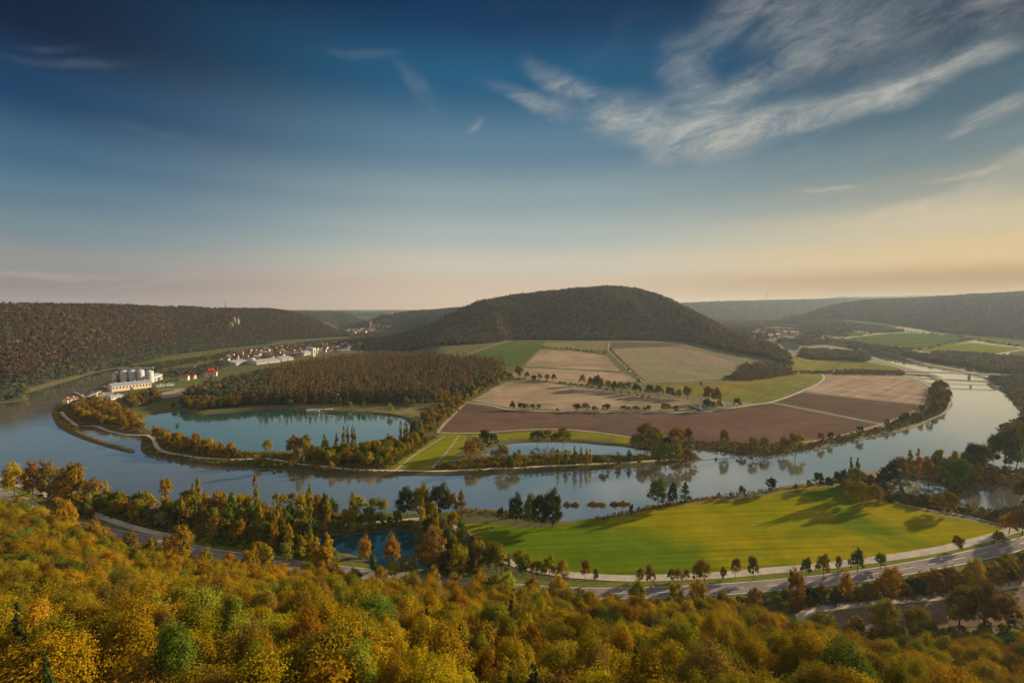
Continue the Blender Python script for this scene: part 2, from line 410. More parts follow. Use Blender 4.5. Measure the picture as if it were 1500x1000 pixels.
def field_mat(name, c1, c2, sc=0.02, rot=0.0, period=6.0, stripe=0.25, c3=None, blotch=0.6):
    m, nt, o = mat(name); v = coord(nt)
    n1 = maprange(nt, noise(nt, v, sc, 5, 0.6), 0.36, 0.64)
    g = mixc(nt, n1, c1, c2)
    if c3 is not None:
        g = mixc(nt, math_(nt, 'MULTIPLY', maprange(nt, noise(nt, mapping(nt, v, loc=(91, 17, 0)), sc*0.6, 4, 0.5, 0.6), 0.43, 0.60, kind='SMOOTHSTEP'), blotch), g, c3)
    vr = mapping(nt, v, rot=(0, 0, rot))
    vr2 = mapping(nt, vr, scale=(1/period, 0.02/period, 1))
    st = noise(nt, vr2, 1.0, 4, 0.7)
    w = nt.nodes.new('ShaderNodeTexWave'); w.inputs['Scale'].default_value = 1.6/period; w.inputs['Distortion'].default_value = 3.0; w.inputs['Detail'].default_value = 2; w.inputs['Detail Scale'].default_value = 0.05
    nt.links.new(vr, w.inputs['Vector'])
    s = math_(nt, 'ADD', math_(nt, 'MULTIPLY', maprange(nt, st, 0.3, 0.7), 0.65), math_(nt, 'MULTIPLY', w.outputs['Fac'], 0.35))
    hs = nt.nodes.new('ShaderNodeHueSaturation'); nt.links.new(g, hs.inputs['Color'])
    sx = nt.nodes.new('ShaderNodeSeparateXYZ'); nt.links.new(vr, sx.inputs[0])   # wheel tracks left by the tractor
    wob = math_(nt, 'MULTIPLY', noise(nt, vr, 0.004, 1), 22.0)
    fr = math_(nt, 'FRACT', math_(nt, 'MULTIPLY', math_(nt, 'ADD', sx.outputs[0], wob), 1/(period*5)))
    tr = math_(nt, 'SUBTRACT', 1.0, math_(nt, 'MULTIPLY', math_(nt, 'LESS_THAN', fr, 0.06), stripe*0.55))
    big = maprange(nt, noise(nt, mapping(nt, v, loc=(33, 71, 0)), sc*2.5, 6, 0.7), 0.3, 0.7, 0.84, 1.16)
    val = math_(nt, 'MULTIPLY', math_(nt, 'MULTIPLY', math_(nt, 'MULTIPLY', tr, big), maprange(nt, s, 0, 1, 1-stripe, 1+stripe)), maprange(nt, noise(nt, v, 0.9, 4, 0.7), 0.25, 0.75, 0.82, 1.18))
    nt.links.new(val, hs.inputs['Value'])
    surf(nt, o, hs.outputs[0], 1.0, bump(nt, noise(nt, v, 1.2, 4), 0.5, 0.35), spec=0.0); return m
def water_mat(name, deep, refl=0.55, bumpk=0.03, tint=(0.95,0.96,0.91)):
    m, nt, o = mat(name); v = coord(nt)
    vs = mapping(nt, v, scale=(1, 1, 1))
    nb = math_(nt, 'ADD', noise(nt, vs, 0.9, 3, 0.5), math_(nt, 'MULTIPLY', noise(nt, mapping(nt, v, scale=(0.02, 0.09, 1), rot=(0, 0, 0.3)), 1.0, 3), 1.5))
    bp = bump(nt, nb, bumpk, 1.0)
    d = nt.nodes.new('ShaderNodeBsdfDiffuse')
    nt.links.new(mixc(nt, maprange(nt, noise(nt, v, 0.01, 4), 0.35, 0.65), deep, tuple(x*0.8 for x in deep)), d.inputs[0])
    g = nt.nodes.new('ShaderNodeBsdfGlossy'); g.inputs[0].default_value = rgb(tint); g.inputs[1].default_value = 0.035
    nt.links.new(bp, g.inputs['Normal'])
    lw = nt.nodes.new('ShaderNodeFresnel'); lw.inputs[0].default_value = 1.6
    mx = nt.nodes.new('ShaderNodeMixShader')
    k = math_(nt, 'ADD', math_(nt, 'MULTIPLY', lw.outputs[0], 1.0-refl*0.5), refl*0.52, clamp=True)
    nt.links.new(k, mx.inputs[0]); nt.links.new(d.outputs[0], mx.inputs[1]); nt.links.new(g.outputs[0], mx.inputs[2]); nt.links.new(mx.outputs[0], o.inputs[0]); return m
def build_water():
    mats = {'river': water_mat('river_water', (0.165,0.180,0.160), 1.0), 'lake': water_mat('lake_water', (0.035,0.115,0.095), 0.80), 'pond': water_mat('pond_water', (0.010,0.075,0.085), 0.22, 0.02)}
    for i, (k, P) in enumerate(WP.items()):
        # push the outline 5 m under the bank
        W = P.copy(); d = np.roll(W, -1, 0)-np.roll(W, 1, 0); d /= np.linalg.norm(d, axis=1)[:, None]+1e-9
        nn = np.stack([d[:, 1], -d[:, 0]], 1)
        area = 0.5*np.sum(W[:, 0]*np.roll(W[:, 1], -1)-np.roll(W[:, 0], -1)*W[:, 1])
        off = 1.5
        W = W+nn*(off if area > 0 else -off)
        pts = [Vector((a, b)) for a, b in W]; n = len(W)
        r = delaunay_2d_cdt(pts, [(q, (q+1) % n) for q in range(n)], [list(range(n))], 1, 1e-3)
        v2 = [(p.x, p.y, 0.0-0.004*i) for p in r[0]]
        me = mk_mesh(k, v2, np.array(r[2]), [mats.get(k, mats['river'])])
        if me.polygons[0].normal.z < 0: me.flip_normals()
        struct(add({'lily_pond': 'lily_pond'}.get(k, k), me))
# ---------------------------------------------------------------- trees
def quads_at(P, Nn, size, r, asp=1.5):
    n = len(P); rv = r.normal(size=(n, 3))
    t1 = np.cross(Nn, rv); t1 /= np.linalg.norm(t1, axis=1)[:, None]+1e-9
    t2 = np.cross(Nn, t1); s = (size*r.uniform(0.6, 1.25, n))[:, None]
    V = np.stack([P-t1*s*0.5*asp, P-t2*s*0.5, P+t1*s*0.5*asp, P+t2*s*0.5], 1)
    return V.reshape(-1, 3)
def unit(a): return a/(np.linalg.norm(a, axis=1)[:, None]+1e-9)
def crown(seed, kind, R, z0, z1, K, n, leaf):
    r = np.random.default_rng(seed); H = z1-z0; zc = z0+H*0.45
    if kind in ('round', 'shrub', 'egg'):
        d = unit(r.normal(size=(K, 3))); d[:, 2] = np.where(d[:, 2] < -0.45, -d[:, 2], d[:, 2])
        lob = 1+0.22*np.sin(d[:, 0]*3.1+seed)*np.cos(d[:, 1]*3.7+seed*2)+r.uniform(-0.14, 0.14, K)
        rad = (r.uniform(0.35, 1, K)**0.4)*lob
        C = d*rad[:, None]*np.array([R*0.82, R*0.82, H*0.46])+np.array([0, 0, zc])
        if kind == 'egg': C[:, :2] *= (1.12-0.42*np.clip((C[:, 2]-zc)/(H*0.5), -0.6, 1))[:, None]
        rc = R*r.uniform(0.13, 0.36, K); out = unit(d+np.array([0, 0, 0.35 if kind != 'egg' else 0.8])); flat = 0.75 if kind != 'egg' else 1.15
    elif kind == 'column':
        h = r.uniform(0, 1, K)**0.9; a = r.uniform(0, 2*math.pi, K)
        prof = R*np.clip(np.minimum(h*5+0.35, (1-h)*2.6+0.12), 0, 1)
        q = prof*r.uniform(0.2, 0.85, K)
        C = np.stack([np.cos(a)*q, np.sin(a)*q, z0+h*H*0.95], 1); rc = R*r.uniform(0.3, 0.5, K)*np.clip((1-h)*2.5+0.3, 0, 1)
        out = unit(np.stack([np.cos(a)*0.4, np.sin(a)*0.4, np.ones(K)], 1)); flat = 1.5
    else:  # cone
        h = r.uniform(0, 1, K)**1.15; a = r.uniform(0, 2*math.pi, K)
        prof = R*(1-h)**0.9+0.15; q = prof*r.uniform(0.35, 0.95, K)
        C = np.stack([np.cos(a)*q, np.sin(a)*q, z0+h*H*0.97], 1); rc = (0.32*R*(1-h)+0.22)*r.uniform(0.8, 1.2, K)
        out = unit(np.stack([np.cos(a), np.sin(a), np.full(K, 0.15)], 1)); flat = 0.6
    idx = np.repeat(np.arange(K), n); dd = unit(r.normal(size=(K*n, 3)))
    rr = rc[idx]*(0.45+0.6*r.uniform(0, 1, K*n)**0.7)
    P = C[idx]+dd*rr[:, None]*np.array([1, 1, flat])+out[idx]*(rc[idx]*r.uniform(-0.1, 0.75, K*n)**1)[:, None]
    Nn = unit(dd*0.8+out[idx]*0.7+r.normal(size=(K*n, 3))*0.55+np.array([0, 0, 0.25]))
    V = quads_at(P, Nn, leaf, r); Q = np.arange(len(V), dtype=np.int32).reshape(-1, 4)
    return V, Q
def trunk(seed, h, r0, top, n=7, limbs=5, spread=2.0):
    r = random.Random(seed); b = MB()
    P = [(0, 0, -0.6), (0, 0, h*0.15), (r.uniform(-.2, .2), r.uniform(-.2, .2), h*0.5), (r.uniform(-.3, .3), r.uniform(-.3, .3), top)]
    b.tube(P, [r0*1.25, r0, r0*0.75, r0*0.15], n)
    for i in range(limbs):
        a = r.uniform(0, 6.28); zb = r.uniform(h*0.3, top*0.75); L = spread*r.uniform(0.6, 1.0)
        b.tube([(0, 0, zb), (math.cos(a)*L*0.5, math.sin(a)*L*0.5, zb+L*0.5), (math.cos(a)*L, math.sin(a)*L, zb+L*1.25)], [r0*0.4, r0*0.25, r0*0.06], 5)
    V = np.array(b.v, float); Q = np.array(b.q); return V, Q
SPEC = {  # kind, crown R, z0, z1, clumps, leaves, leaf size, trunk radius, variants
 'beech':  ('egg', 4.5, 2.0, 16.0, 110, 135, 0.21, 0.26, 6),
 'oak':    ('round', 5.0, 0.5, 14.0, 80, 80, 0.40, 0.25, 4),
 'tree':   ('round', 3.5, 0.7, 10.0, 62, 58, 0.38, 0.16, 5),
 'poplar': ('column', 1.9, 0.9, 17.0, 46, 56, 0.40, 0.16, 3),
 'conifer':('cone', 3.0, 1.0, 18.0, 80, 48, 0.34, 0.20, 2),
 'shrub':  ('shrub', 2.3, 0.1, 3.3, 22, 50, 0.32, 0.07, 3),
 'far_tree': ('round', 4.6, 0.5, 11.0, 18, 16, 1.25, 0.0, 5),
 'far_conifer': ('cone', 2.3, 0.5, 15.0, 26, 10, 0.95, 0.0, 3),
 'low_bush': ('shrub', 1.5, 0.0, 1.7, 9, 22, 0.34, 0.0, 3),
}
CM = {}; TM = {}; GEO = {}
for si, (k, (kd, R, z0, z1, K, n, lf, tr, nv)) in enumerate(SPEC.items()):
    CM[k] = []; TM[k] = []; GEO[k] = []
    for v in range(nv):
        V, Q = crown(si*17+v*3+1, kd, R, z0, z1, K, n, lf)
        me = mk_mesh(k+'_crown', V, Q, [LM['olive']]); CM[k].append(me); GEO[k].append((V, Q))
        if tr > 0:
            tv, tq = trunk(si*31+v, z1*0.8, tr, z1*0.85, spread=R*0.5)
            b = MB(); b.v = tv.tolist(); b.q = tq.tolist(); b.m = [0]*len(tq)
            TM[k].append(b.mesh(k+'_trunk', [BARKP if k == 'poplar' else BARK]))
        else: TM[k].append(None)
COMB = {}
def combined(k, v):
    """crown and trunk in one mesh, for trees too far off to show their parts"""
    if (k, v) not in COMB:
        V, Q = GEO[k][v]; R = SPEC[k]
        tv, tq = trunk(v+5, R[3]*0.8, max(R[7], 0.12), R[3]*0.8, n=4, limbs=2, spread=R[1]*0.4)
        COMB[(k, v)] = mk_mesh(k+'_whole', np.vstack([V, tv]), np.vstack([Q, tq+len(V)]), [LM['olive'], BARK], np.r_[np.zeros(len(Q)), np.ones(len(tq))])
    return COMB[(k, v)]
REG = []   # every single plant, for the labels
NAME = {'beech': ('beech_tree', 'beech tree'), 'oak': ('oak_tree', 'oak tree'), 'tree': ('broadleaf_tree', 'broadleaf tree'), 'poplar': ('poplar_tree', 'poplar'), 'conifer': ('conifer_tree', 'conifer'), 'shrub': ('shrub', 'shrub')}
REQ = []
def plant(x, y, kind, colour, sx, sz, group, rot=None, z=None):
    REQ.append((kind_name(kind, group), x, y, kind, colour, sx, sz, group, z))
def kind_name(kind, group):
    if kind == 'tree':
        for w, nm in (('field trees', 'field_tree'), ('roadside', 'roadside_tree'), ('pine wood', 'woodland_tree'), ('orange', 'autumn_tree'), ('bank trees', 'bank_tree'), ('island', 'bank_tree'), ('silo', 'bank_tree'), ('lake and river', 'lakeside_tree'), ('gravel loop', 'roadside_tree'), ('meadow and road', 'roadside_tree')):
            if w in group: return nm
        return 'riverside_tree'
    if kind == 'shrub' and ('hedge' in group): return 'hedge_shrub'
    return NAME[kind][0]
def plant_all():
    byk = {}
    for q in REQ: byk.setdefault(q[0], []).append(q)
    for nm, L in byk.items():
        L.sort(key=lambda q: -q[6]*SPEC[q[3]][3]/math.hypot(q[1], q[2])); keep, rest = L[:280], L[280:]
        xs = np.array([q[1] for q in keep]); ys = np.array([q[2] for q in keep]); zs = height(xs, ys, False)
        for q, z in zip(keep, zs): plant_one(q[0], *q[1:8], z=float(z))
        if rest:
            keys = sorted(set((q[3], q[4]) for q in rest)); w = [[1.0 if (q[3], q[4]) == k else 0.0 for k in keys] for q in rest]
            m = float(np.mean([q[5] for q in rest])); h = float(np.mean([q[6] for q in rest]))
            stuff(nm, np.array([q[1] for q in rest]), np.array([q[2] for q in rest]), keys, w, (m*.8, m*1.2), (h*.8, h*1.2), 'smaller and farther '+nm.replace('_', ' ')+'s filling the gaps between the single ones', nm.split('_')[-1]+'s', 77)
def plant_one(nm, x, y, kind, colour, sx, sz, group, rot=None, z=None):
    v = random.randrange(SPEC[kind][8])
    rot = random.uniform(0, 6.28) if rot is None else rot
    cat = nm.replace('_', ' '); far = math.hypot(x, y) > 330 or kind == 'shrub'
    if far:
        o = bpy.data.objects.new(nm, combined(kind, v)); COL.objects.link(o)
        o.material_slots[0].link = 'OBJECT'; o.material_slots[0].material = LM[colour]
    else:
        o = bpy.data.objects.new(nm, None); COL.objects.link(o); o.empty_display_size = 1
        c = bpy.data.objects.new('crown', CM[kind][v]); COL.objects.link(c); c.parent = o
        c.material_slots[0].link = 'OBJECT'; c.material_slots[0].material = LM[colour]
        t = bpy.data.objects.new('trunk', TM[kind][v]); COL.objects.link(t); t.parent = o
    o.location = (x, y, z-0.1); o.rotation_euler = (random.uniform(-.05, .05), random.uniform(-.05, .05), rot); o.scale = (sx*random.uniform(.93, 1.07), sx*random.uniform(.93, 1.07), sz)
    o['category'] = cat; o['group'] = group
    u, vv = to_px(x, y, z+0.5*sz*SPEC[kind][3])
    REG.append((o, kind, colour, sz*SPEC[kind][3], u, vv, group)); return o
def scatter(P, spacing, world=None, maxn=20000, seed=0, reject=None, jit=0.9):
    W = np.array(world if world is not None else Gs(P)); r = np.random.default_rng(seed)
    x0, y0 = W.min(0); x1, y1 = W.max(0)
    gx, gy = np.meshgrid(np.arange(x0, x1, spacing), np.arange(y0, y1, spacing*0.87))
    gx = gx+(np.arange(gx.shape[0]) % 2)[:, None]*spacing*0.5
    gx = gx.ravel()+r.uniform(-.5, .5, gx.size)*spacing*jit; gy = gy.ravel()+r.uniform(-.5, .5, gy.size)*spacing*jit
    k = sd_poly(gx, gy, W) > 0; gx, gy = gx[k], gy[k]
    if len(gx):
        k = fix_sd(gx, gy) < -1.2; gx, gy = gx[k], gy[k]
        for C, w in KEEPOUT:
            if len(gx): 
                k = line_dist(gx, gy, C) > w; gx, gy = gx[k], gy[k]
    return gx, gy
def line_dist(x, y, C):
    d = np.full(x.shape, 1e18)
    for i in range(len(C)-1):
        x0, y0 = C[i]; ex, ey = C[i+1][0]-x0, C[i+1][1]-y0
        t = np.clip(((x-x0)*ex+(y-y0)*ey)/(ex*ex+ey*ey+1e-9), 0, 1)
        d = np.minimum(d, (x-x0-ex*t)**2+(y-y0-ey*t)**2)
    return np.sqrt(d)
KEEPOUT = []
def pick(mix):
    r = random.random()*sum(w for _, w in mix)
    for c, w in mix:
        r -= w
        if r <= 0: return c
    return mix[-1][0]
# stuff: many instances in ONE object through geometry nodes
def gn_group():
    g = bpy.data.node_groups.new('scatter_stuff', 'GeometryNodeTree')
    g.interface.new_socket('Geometry', in_out='INPUT', socket_type='NodeSocketGeometry')
    g.interface.new_socket('Kinds', in_out='INPUT', socket_type='NodeSocketCollection')
    g.interface.new_socket('Geometry', in_out='OUTPUT', socket_type='NodeSocketGeometry')
    i = g.nodes.new('NodeGroupInput'); o = g.nodes.new('NodeGroupOutput'); ins = g.nodes.new('GeometryNodeInstanceOnPoints')
    ci = g.nodes.new('GeometryNodeCollectionInfo'); ci.inputs['Separate Children'].default_value = True; ci.inputs['Reset Children'].default_value = True
    g.links.new(i.outputs[1], ci.inputs[0]); g.links.new(i.outputs[0], ins.inputs['Points']); g.links.new(ci.outputs[0], ins.inputs['Instance'])
    ins.inputs['Pick Instance'].default_value = True
    def attr(nm, t):
        a = g.nodes.new('GeometryNodeInputNamedAttribute'); a.data_type = t; a.inputs[0].default_value = nm; return a.outputs[0]
    g.links.new(attr('kind_index', 'INT'), ins.inputs['Instance Index']); g.links.new(attr('scl', 'FLOAT_VECTOR'), ins.inputs['Scale'])
    rt = g.nodes.new('FunctionNodeEulerToRotation'); g.links.new(attr('rot', 'FLOAT_VECTOR'), rt.inputs[0]); g.links.new(rt.outputs[0], ins.inputs['Rotation'])
    g.links.new(ins.outputs[0], o.inputs[0]); return g
GNG = gn_group(); KCOL = {}
def kinds(keys):
    """keys: list of (kind, colour)"""
    kk = tuple(keys)
    if kk in KCOL: return KCOL[kk]
    c = bpy.data.collections.new('kinds'); n = 0
    for i, (k, colr) in enumerate(keys):
        for v in range(SPEC[k][8]):
            me = CM[k][v].copy(); me.materials.clear(); me.materials.append(LM[colr])
            o = bpy.data.objects.new('k%03d' % n, me); c.objects.link(o); n += 1
    KCOL[kk] = c; return c
def stuff(name, x, y, keys, weights, sx, sz, label, cat, seed=1, z=None):
    r = np.random.default_rng(seed); n = len(x)
    if n == 0: return None
    z = height(x, y, False) if z is None else z
    off = np.cumsum([0]+[SPEC[k][8] for k, _ in keys]); w = np.array(weights, float)
    if w.ndim == 1: ki = r.choice(len(keys), n, p=w/w.sum())
    else: ki = np.array([r.choice(len(keys), p=q/q.sum()) for q in w])
    idx = off[ki]+np.floor(r.uniform(0, 1, n)*(off[ki+1]-off[ki])).astype(int)
    me = bpy.data.meshes.new(name); me.vertices.add(n); me.vertices.foreach_set('co', np.column_stack([x, y, z-0.3]).astype(np.float32).ravel())
    a = me.attributes.new('kind_index', 'INT', 'POINT'); a.data.foreach_set('value', idx.astype(np.int32))
    s1 = r.uniform(*sx, n); s2 = r.uniform(*sz, n)
    a = me.attributes.new('scl', 'FLOAT_VECTOR', 'POINT'); a.data.foreach_set('vector', np.column_stack([s1*r.uniform(.9, 1.1, n), s1, s2]).astype(np.float32).ravel())
    a = me.attributes.new('rot', 'FLOAT_VECTOR', 'POINT'); a.data.foreach_set('vector', np.column_stack([r.uniform(-.08, .08, n), r.uniform(-.08, .08, n), r.uniform(0, 6.28, n)]).astype(np.float32).ravel())
    o = add(name, me); m = o.modifiers.new('scatter', 'NODES'); m.node_group = GNG
    m[[s.identifier for s in GNG.interface.items_tree if s.name == 'Kinds'][0]] = kinds(keys)
    o['kind'] = 'stuff'; o['label'] = label; o['category'] = cat; return o
# ================================================================ THE PLACE
def GH(u, v, y0=150, y1=9000):
    """where the sight line through a photo point meets the terrain"""
    a = (u-750)/F; b = (500-v)/F; dy = cp+b*sp; dz = -sp+b*cp
    ys = np.exp(np.linspace(math.log(y0), math.log(y1), 900)); s = ys/dy
    xs = a*s; zr = CZ+dz*s; zt = height(xs, ys, False); k = np.argmax(zt >= zr)
    if not (zt >= zr).any(): k = len(ys)-1
    return float(xs[k]), float(ys[k])
build_ground(); build_water()
# ---- roads, tracks and paths
ASPH = field_mat('asphalt', (0.20,0.18,0.18), (0.25,0.225,0.22), 0.05, 0, 2, 0.08)
GRAV = field_mat('gravel', (0.46,0.42,0.37), (0.36,0.33,0.28), 0.08, 0, 2, 0.10)
EARTH = field_mat('earth_track', (0.36,0.29,0.22), (0.27,0.22,0.16), 0.08, 0, 2, 0.12)
LINE = simple('road_paint', (0.72,0.72,0.70), 0.6)
VERGE = field_mat('verge_grass', (0.11,0.15,0.025), (0.15,0.16,0.035), 0.05, 0, 3, 0.12)
HIGH = [(-300,640),(-120,690),(0,722),(90,764),(232,794),(302,810),(400,822),(440,830),(620,849),(700,857),(780,865),(860,869),(960,868),(1060,863),(1150,856),(1250,845),(1350,829),(1430,813),(1500,795),(1700,735),(2000,665)]
HW = catmull(Gs(HIGH), step=12)
ribbon('road_verge', None, 17, VERGE, 0.10, world=HW[::2])
rd = ribbon('road', None, 8.6, ASPH, 0.22, world=HW)
for off in (-3.9, 3.9): ribbon('road_edge_line', None, 0.28, LINE, 0.27, world=HW, off=off)
ribbon('road_centre_line', None, 0.22, LINE, 0.27, world=HW, dash=2)
BIKE = [(695,795),(715,808),(760,828),(820,840),(850,843),(912,847),(1000,845),(1060,842),(1125,836),(1225,827),(1300,817),(1375,805),(1450,787),(1500,772),(1600,745),(1800,705)]
BW = catmull(Gs(BIKE), step=12); ribbon('path', None, 5.2, GRAV, 0.2, world=BW)
TRK = [(-100,660),(0,700),(60,722),(100,738),(130,750),(175,766),(225,780),(270,787),(320,780),(348,770),(385,762),(440,766),(520,768),(590,762),(630,760),(655,768),(690,787),(695,795)]
TW = catmull(Gs(TRK), step=12); ribbon('path', None, 4.0, GRAV, 0.17, world=TW)
LOOP = [(1560,838),(1500,853),(1455,863),(1375,875),(1300,882),(1225,889),(1187,895),(1172,904),(1175,916),(1200,924),(1260,926)]
LW = catmull(Gs(LOOP), step=8); ribbon('road', None, 3.6, GRAV, 0.25, world=LW)
sheet('field', [(1200,900),(1300,889),(1400,878),(1500,862),(1600,850),(1600,900),(1400,920),(1250,922),(1200,915)], field_mat('loop_soil', (0.21,0.15,0.11), (0.15,0.11,0.08), 0.05, 0.2, 2.5, 0.3), 0.14)
sheet('lawn', [(1130,896),(1190,885),(1300,874),(1400,864),(1500,845),(1600,828),(1600,846),(1500,860),(1300,890),(1200,902),(1150,915)], VERGE, 0.1)
EMB = [(90,603),(96,611),(105,618),(116,624),(140,624),(160,629),(185,634),(207,636),(222,640),(228,651),(236,660),(262,666),(300,671),(345,673),(390,672),(440,680),(480,684),(520,688),(580,689),(640,690),(700,687.5),(780,684),(860,680),(940,676),(1010,672)]
EW = catmull(Gs(EMB), step=10); ribbon('path', None, 3.2, GRAV, 0.22, world=EW)
P1 = [(682,590),(645,628),(652,634),(700,634),(780,629),(840,630),(900,637),(925,641)]
ribbon('farm_track', P1, 4, EARTH, 0.3)
P2 = [(683,589),(720,594),(750,600),(837,603),(1000,604),(1050,601),(1100,593),(1130,589),(1165,577),(1195,564),(1207,554),(1200,547),(1165,545)]
ribbon('farm_track', P2, 4, GRAV, 0.3)
ribbon('farm_track', [(1130,590),(1210,605),(1290,621)], 4, EARTH, 0.3)
ribbon('farm_track', [(1330,608),(1290,622),(1225,640),(1150,652)], 4, EARTH, 0.3)
ribbon('farm_track', [(1327,551),(1352,560),(1366,570),(1361,582),(1358,592)], 4, GRAV, 0.3)
ribbon('farm_track', [(945,562),(925,545),(900,523),(891,512),(893,501)], 3.4, EARTH, 0.35)
ribbon('farm_track', [(996,502),(1015,509),(1045,518),(1075,525)], 3.4, EARTH, 0.35)
ribbon('farm_track', [(945,562),(1000,562),(1057,558)], 3.4, EARTH, 0.35)
ribbon('farm_track', [(662,526),(700,514),(750,497.5)], 4, EARTH, 0.5)
ribbon('farm_track', [(580,688),(605,668),(630,652),(650,640)], 2.5, EARTH, 0.2)
ribbon('farm_track', [(632,686),(645,672),(660,655),(672,638)], 2.0, EARTH, 0.2)
ribbon('farm_track', [(1030,584),(1055,588),(1075,592),(1100,590)], 3, GRAV, 0.3)
ribbon('farm_track', [(1475,771),(1420,757),(1350,745),(1310,735)], 3, EARTH, 0.2)
KEEPOUT += [(HW, 8.5), (BW, 5), (TW, 3.5), (LW, 3.5), (EW, 3)]
# ---- fields
MEAD = field_mat('meadow_grass', (0.160,0.178,0.003), (0.235,0.200,0.004), 0.020, 1.5, 3.0, 0.34, (0.080,0.135,0.006), 0.95)
GRN = field_mat('lush_grass', (0.13,0.165,0.008), (0.19,0.18,0.012), 0.03, 0.5, 4.0, 0.12)
TURF = field_mat('pasture', (0.085,0.115,0.028), (0.12,0.13,0.04), 0.02, 0.5, 5.0, 0.12)
PLOW = field_mat('ploughed_soil', (0.135,0.088,0.068), (0.108,0.072,0.057), 0.012, 1.42, 5.0, 0.20, (0.090,0.070,0.054), 0.6)
TAN = field_mat('stubble', (0.335,0.265,0.185), (0.26,0.20,0.14), 0.012, 1.45, 9.0, 0.30, (0.20,0.17,0.11), 0.8)
TANR = field_mat('stubble_rings', (0.37,0.285,0.22), (0.27,0.205,0.155), 0.012, 0.9, 12.0, 0.4)
BRN = field_mat('fallow_soil', (0.26,0.20,0.16), (0.21,0.165,0.125), 0.006, 0.5, 9.0, 0.20, (0.20,0.185,0.115), 0.9)
OLV = field_mat('maize_stubble', (0.20,0.17,0.04), (0.14,0.14,0.035), 0.012, 0.7, 9.0, 0.22, (0.14,0.16,0.045), 0.7)
DRK = field_mat('dark_fallow', (0.13,0.10,0.065), (0.10,0.08,0.05), 0.02, 1.5, 5.0, 0.15)
FARG = field_mat('far_meadow', (0.060,0.100,0.026), (0.085,0.11,0.03), 0.004, 0.2, 12.0, 0.12)
BRG = field_mat('bright_meadow', (0.15,0.19,0.012), (0.13,0.16,0.012), 0.004, 0.2, 12.0, 0.1)
sheet('meadow', [(676,768),(700,766),(730,768),(760,772),(800,771),(835,766),(860,762),(925,752),(962,746),(1030,737),(1087,733),(1125,725),(1170,718),(1212,714),(1235,713),(1270,722),(1300,733),(1350,748),(1410,761),(1470,774),(1465,781),(1440,788),(1375,802),(1300,814),(1225,824),(1125,833),(1060,838),(1000,842),(900,843),(850,839),(800,832),(760,818),(720,800),(690,785)], MEAD)
sheet('river_margin', [(690,752),(740,752),(800,763),(835,770),(925,756),(965,748),(1030,739),(1090,734),(1130,726),(1210,716),(1212,711),(1192,709),(1125,718),(1025,731),(985,738),(935,751),(850,764),(800,761),(745,751)], field_mat('dry_margin', (0.24,0.16,0.06), (0.19,0.13,0.05), 0.05, 0, 3, 0.25), 0.10)
sheet('meadow', [(645,636),(664,636),(682,638),(678,655),(660,672),(640,687),(605,688),(572,687),(582,672),(610,655)], GRN)
sheet('meadow', [(690,637),(740,635),(780,632),(837,632),(880,636),(920,642),(918,649),(875,648),(837,645),(780,645),(745,646),(700,642)], GRN)
sheet('ploughed_field', [(684,592),(720,597),(750,601.5),(837,605),(1000,606),(1050,603),(1100,595),(1128,591),(1210,607),(1285,622),(1225,638.5),(1182,645),(1125,652),(1060,653),(1000,649),(925,638.5),(880,632),(837,627.5),(780,627),(700,632),(655,632),(649,627),(665,610)], PLOW, smoothing=False)
sheet('ploughed_field', [(1134,588),(1178,574.5),(1260,584),(1349,593),(1328,607),(1291,619.5),(1212,603.5)], PLOW, smoothing=False)
sheet('stubble_field', [(1210,551),(1260,550.5),(1324,553),(1350,561),(1363,570),(1358,582),(1353,591.5),(1260,582.5),(1182,572.5),(1200,563),(1209,555)], TANR, smoothing=False)
sheet('stubble_field', [(760,558),(800,560),(850,566),(937,579),(1000,584),(1014,587),(1003,601.5),(837,601),(752,598),(690,587),(712,574),(740,560)], TAN, smoothing=False)
sheet('grass_field', [(968,564),(1057,560.5),(1100,556),(1150,548),(1196,548),(1203,554),(1192,563),(1162,575),(1125,588),(1088,590),(1060,586),(1027,582),(985,575),(950,567)], OLV)
sheet('stubble_field', [(763,538),(830,541),(914,546.5),(935,557),(925,561),(880,563),(850,563),(800,558),(756,554),(742,552)], TAN, smoothing=False)
sheet('stubble_field', [(791,512),(840,514),(886,520),(908,543),(840,540),(768,536)], TAN, smoothing=False)
sheet('grass_field', [(799,501.5),(889,502),(886,512),(850,512),(792,508.5)], field_mat('thin_grass', (0.19,0.18,0.07), (0.15,0.15,0.06), 0.01, 1, 8, 0.15), 0.5, smoothing=False)
sheet('meadow', [(668,526),(700,516),(752,499.5),(797,500.5),(788,512),(762,536),(738,536),(725,528),(690,528)], FARG, 0.4, smoothing=False)
sheet('fallow_field', [(897,511),(950,509),(996,508),(1040,519),(1074,531),(1085,545),(1052,556),(1000,560),(948,561),(925,540),(903,520)], BRN, 0.4, smoothing=False)
sheet('fallow_field', [(896,502),(990,502),(1000,507),(950,508),(897,509.5)], DRK, 0.5, smoothing=False)
sheet('meadow', [(1240,497),(1280,491),(1320,488),(1380,490),(1425,497),(1380,506),(1340,511),(1290,508),(1250,505)], FARG, 0.8)
sheet('meadow', [(1342,512),(1380,506),(1420,502),(1470,507),(1500,511),(1462,517),(1420,518.5),(1375,517.5)], BRG, 0.8, smoothing=False)
sheet('meadow', [(1478,518),(1520,512),(1600,516),(1600,530),(1520,526)], FARG, 0.8)
sheet('grass_field', [(1160,524),(1200,525),(1275,531),(1322,541),(1310,543),(1240,540),(1200,544),(1162,543),(1158,535)], OLV, 0.5)
sheet('meadow', [(1165,484),(1200,481),(1235,481),(1265,490),(1235,492),(1190,489)], FARG, 1.0)
sheet('meadow', [(1155,497),(1200,496),(1240,498),(1245,502),(1200,503),(1160,502)], OLV, 1.0)
